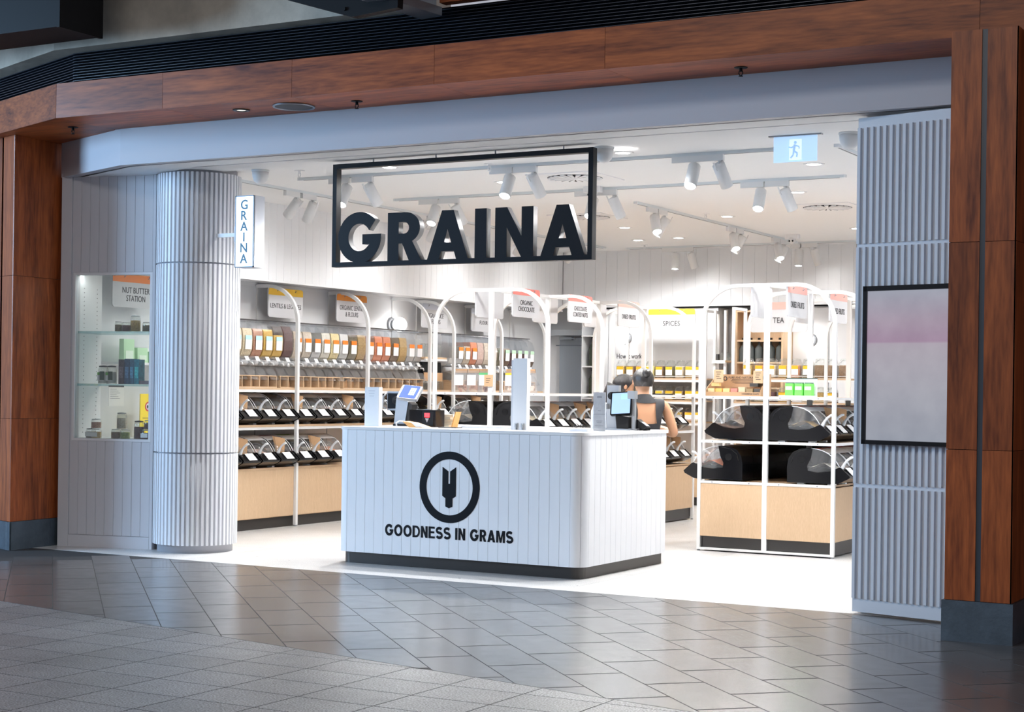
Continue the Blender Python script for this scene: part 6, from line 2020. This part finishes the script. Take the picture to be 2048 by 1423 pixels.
def arm(V, E, s, sh, el, wr, hdir, fdir):
    """one arm with palm, four fingers and a thumb; hdir: hand direction, fdir: palm width direction"""
    h, w = Vector(hdir).normalized(), Vector(fdir).normalized()
    k = 'r' if s > 0 else 'l'
    V[k + 'sh'] = (sh, 0.052)
    V[k + 'el'] = (el, 0.038)
    wr = Vector(wr)
    V[k + 'fa'] = (tuple((Vector(el) * 0.6 + wr * 0.4)), 0.036)
    V[k + 'wr'] = (tuple(wr), (0.024, 0.026))
    pm = wr + h * 0.05
    V[k + 'pm'] = (tuple(pm), (0.032, 0.018))
    E += [('chest', k + 'sh'), (k + 'sh', k + 'el'), (k + 'el', k + 'fa'), (k + 'fa', k + 'wr'), (k + 'wr', k + 'pm')]
    dn = h.cross(w)
    for i, (o_, L_) in enumerate(((-0.027, 0.072), (-0.009, 0.082), (0.009, 0.077), (0.027, 0.060))):
        a = pm + h * 0.035 + w * o_
        b = a + h * (L_ * 0.5) - dn * 0.006
        c = b + h * (L_ * 0.42) - dn * 0.020
        for q, pt, r in (('a', a, 0.0095), ('b', b, 0.0085), ('c', c, 0.007)):
            V['%sf%d%s' % (k, i, q)] = (tuple(pt), r)
        E += [(k + 'pm', '%sf%da' % (k, i)), ('%sf%da' % (k, i), '%sf%db' % (k, i)), ('%sf%db' % (k, i), '%sf%dc' % (k, i))]
    a = wr + h * 0.03 - w * 0.036
    b = a + h * 0.030 - w * 0.022
    c = b + h * 0.030 - w * 0.006
    for q, pt, r in (('a', a, 0.012), ('b', b, 0.0095), ('c', c, 0.0075)):
        V['%st%s' % (k, q)] = (tuple(pt), r)
    E += [(k + 'wr', k + 'ta'), (k + 'ta', k + 'tb'), (k + 'tb', k + 'tc')]


def person(label, loc, rotz, top_m, top_test, legs_m, armR, armL, lean, hair_fn):
    """a standing figure facing local +Y; lean moves chest and head forward"""
    V = {'pelvis': ((0, 0, 0.84), (0.150, 0.105)), 'waist': ((0, lean * 0.3, 0.99), (0.118, 0.088)), 'chest': ((0, lean * 0.7, 1.15), (0.135, 0.095)),
         'collar': ((0, lean, 1.255), (0.085, 0.07)), 'neck': ((0, lean + 0.012, 1.305), 0.046), 'jaw': ((0, lean + 0.035, 1.355), (0.058, 0.066)),
         'brow': ((0, lean + 0.030, 1.425), (0.074, 0.090)), 'crown': ((0, lean + 0.012, 1.475), (0.055, 0.062))}
    E = [('pelvis', 'waist'), ('waist', 'chest'), ('chest', 'collar'), ('collar', 'neck'), ('neck', 'jaw'), ('jaw', 'brow'), ('brow', 'crown')]
    for s, k in ((1, 'r'), (-1, 'l')):
        V[k + 'hip'] = ((s * 0.085, 0, 0.78), 0.088)
        V[k + 'knee'] = ((s * 0.095, 0.01, 0.44), 0.056)
        V[k + 'calf'] = ((s * 0.097, -0.015, 0.32), 0.053)
        V[k + 'ankle'] = ((s * 0.10, -0.02, 0.085), 0.036)
        V[k + 'heel'] = ((s * 0.10, -0.035, 0.036), 0.032)
        V[k + 'toe'] = ((s * 0.108, 0.13, 0.028), (0.038, 0.024))
        E += [('pelvis', k + 'hip'), (k + 'hip', k + 'knee'), (k + 'knee', k + 'calf'), (k + 'calf', k + 'ankle'), (k + 'ankle', k + 'heel'), (k + 'heel', k + 'toe')]
    arm(V, E, 1, *armR)
    arm(V, E, -1, *armL)
    me = grow(V, E, 'pelvis')
    t = thing('person', label, 'person', loc, rotz)
    link('body', me, SKIN, t)
    link('top', sub_shell(me, top_test, 0.008, 'top'), top_m, t)
    link('trousers', sub_shell(me, lambda x, y, z: z < 0.93 and z > 0.09 and abs(x) < 0.17, 0.010, 'trousers'), legs_m, t)
    link('shoes', sub_shell(me, lambda x, y, z: z <= 0.105 and abs(x) < 0.2, 0.006, 'shoes'), BLACKM, t)
    hy = lean + 0.03
    f = obj('nose', MB().add([(0, hy + 0.082, 1.425), (0.014, hy + 0.085, 1.388), (-0.014, hy + 0.085, 1.388), (0, hy + 0.112, 1.390), (0, hy + 0.085, 1.380)], [(0, 1, 3), (0, 3, 2), (1, 4, 3), (3, 4, 2)], True), SKIN, t)
    for s in (-1, 1):
        e_ = obj('eye', MB().ball((s * 0.030, hy + 0.077, 1.418), 0.012, 10, 6, (1, 0.6, 0.6)), PAPER, t)
        obj('iris', MB().ball((s * 0.030, hy + 0.083, 1.418), 0.006, 8, 5, (1, 0.5, 1)), BLACK, e_)
        obj('eyebrow', MB().tube([(s * 0.015, hy + 0.084, 1.436), (s * 0.032, hy + 0.083, 1.441), (s * 0.047, hy + 0.074, 1.435)], 0.004, 5), HAIR, t)
        obj('ear', MB().ball((s * 0.078, hy - 0.005, 1.405), 0.024, 10, 6, (0.35, 0.7, 1.1)), SKIN, t)
    obj('mouth', MB().tube([(-0.022, hy + 0.078, 1.358), (0, hy + 0.086, 1.360), (0.022, hy + 0.078, 1.358)], [0.003, 0.006, 0.003], 6), mat('lips', (0.42, 0.12, 0.10), 0.5), t)
    hair_fn(t, lean)
    return t


def cap_hair(lean, low):
    """scalp volume round the back and top of the head"""
    mb = MB()
    n, m = 20, 10
    v = []
    for i in range(m + 1):
        a = PI / 2 * (1 - i / m * low)
        for k in range(n):
            b_ = 2 * PI * k / n
            fr_ = max(0.0, math.sin(b_))
            a2 = a + (PI / 2 - a) * 0.55 * fr_ * (i / m)
            v.append((0.086 * math.cos(a2) * math.cos(b_), lean + 0.018 + 0.102 * math.cos(a2) * math.sin(b_) * (0.95 if math.sin(b_) > 0 else 1.05), 1.425 + 0.092 * math.sin(a2)))
    mb.add(v, [(i * n + k, i * n + (k + 1) % n, (i + 1) * n + (k + 1) % n, (i + 1) * n + k) for i in range(m) for k in range(n)], True)
    return mb


def hair_up(t, lean):
    obj('hair', cap_hair(lean, 1.42).ball((0, lean - 0.075, 1.475), 0.036, 12, 8), HAIR, t)


def hair_long(t, lean):
    mb = cap_hair(lean, 1.5)
    mb.tube([(0, lean - 0.06, 1.42), (0, lean - 0.085, 1.34), (0, lean - 0.09, 1.24), (0, lean - 0.085, 1.13)], [0.075, 0.080, 0.072, 0.03], 12)
    obj('hair', mb, HAIR, t)


TOPB = mat('black_cotton', (0.012, 0.012, 0.015), 0.75)
TOPW = mat('white_stripe_cotton', (0.62, 0.62, 0.64), 0.75)
DENIM = mat('dark_denim', (0.03, 0.04, 0.065), 0.8)
# woman in a black sleeveless open-back top, seen from behind
pA = person('person in black sleeveless top seen from behind at the counter end', (-5.59, 12.03, 0.0), math.radians(42),
            TOPB, lambda x, y, z: 0.86 < z < 1.30 and abs(x) < 0.155 and not (y < -0.02 and 1.09 < z < 1.245 and abs(x) < 0.062), DENIM,
            ((0.175, 0.03, 1.235), (0.255, -0.01, 0.985), (0.16, 0.20, 1.045), (-0.45, 0.85, 0.12), (-0.8, -0.45, 0.1)),
            ((-0.175, 0.03, 1.235), (-0.245, 0.06, 0.985), (-0.14, 0.26, 1.04), (0.4, 0.9, 0.05), (0.85, -0.4, 0.1)), 0.03, hair_up)
# second person, dark long hair, in profile
pB = person('person with long dark hair and pale top in profile behind the till', (-6.235, 12.80, 0.0), math.radians(-62),
            TOPW, lambda x, y, z: 0.86 < z < 1.29 and abs(x) < 0.235, DENIM,
            ((0.175, 0.05, 1.235), (0.215, 0.10, 0.985), (0.12, 0.29, 1.03), (-0.35, 0.9, 0.05), (-0.85, -0.35, 0.1)),
            ((-0.175, 0.05, 1.235), (-0.225, 0.08, 0.985), (-0.13, 0.28, 1.02), (0.35, 0.9, 0.05), (0.85, -0.35, 0.1)), 0.07, hair_long)
pB.scale = (0.975, 0.975, 0.975)
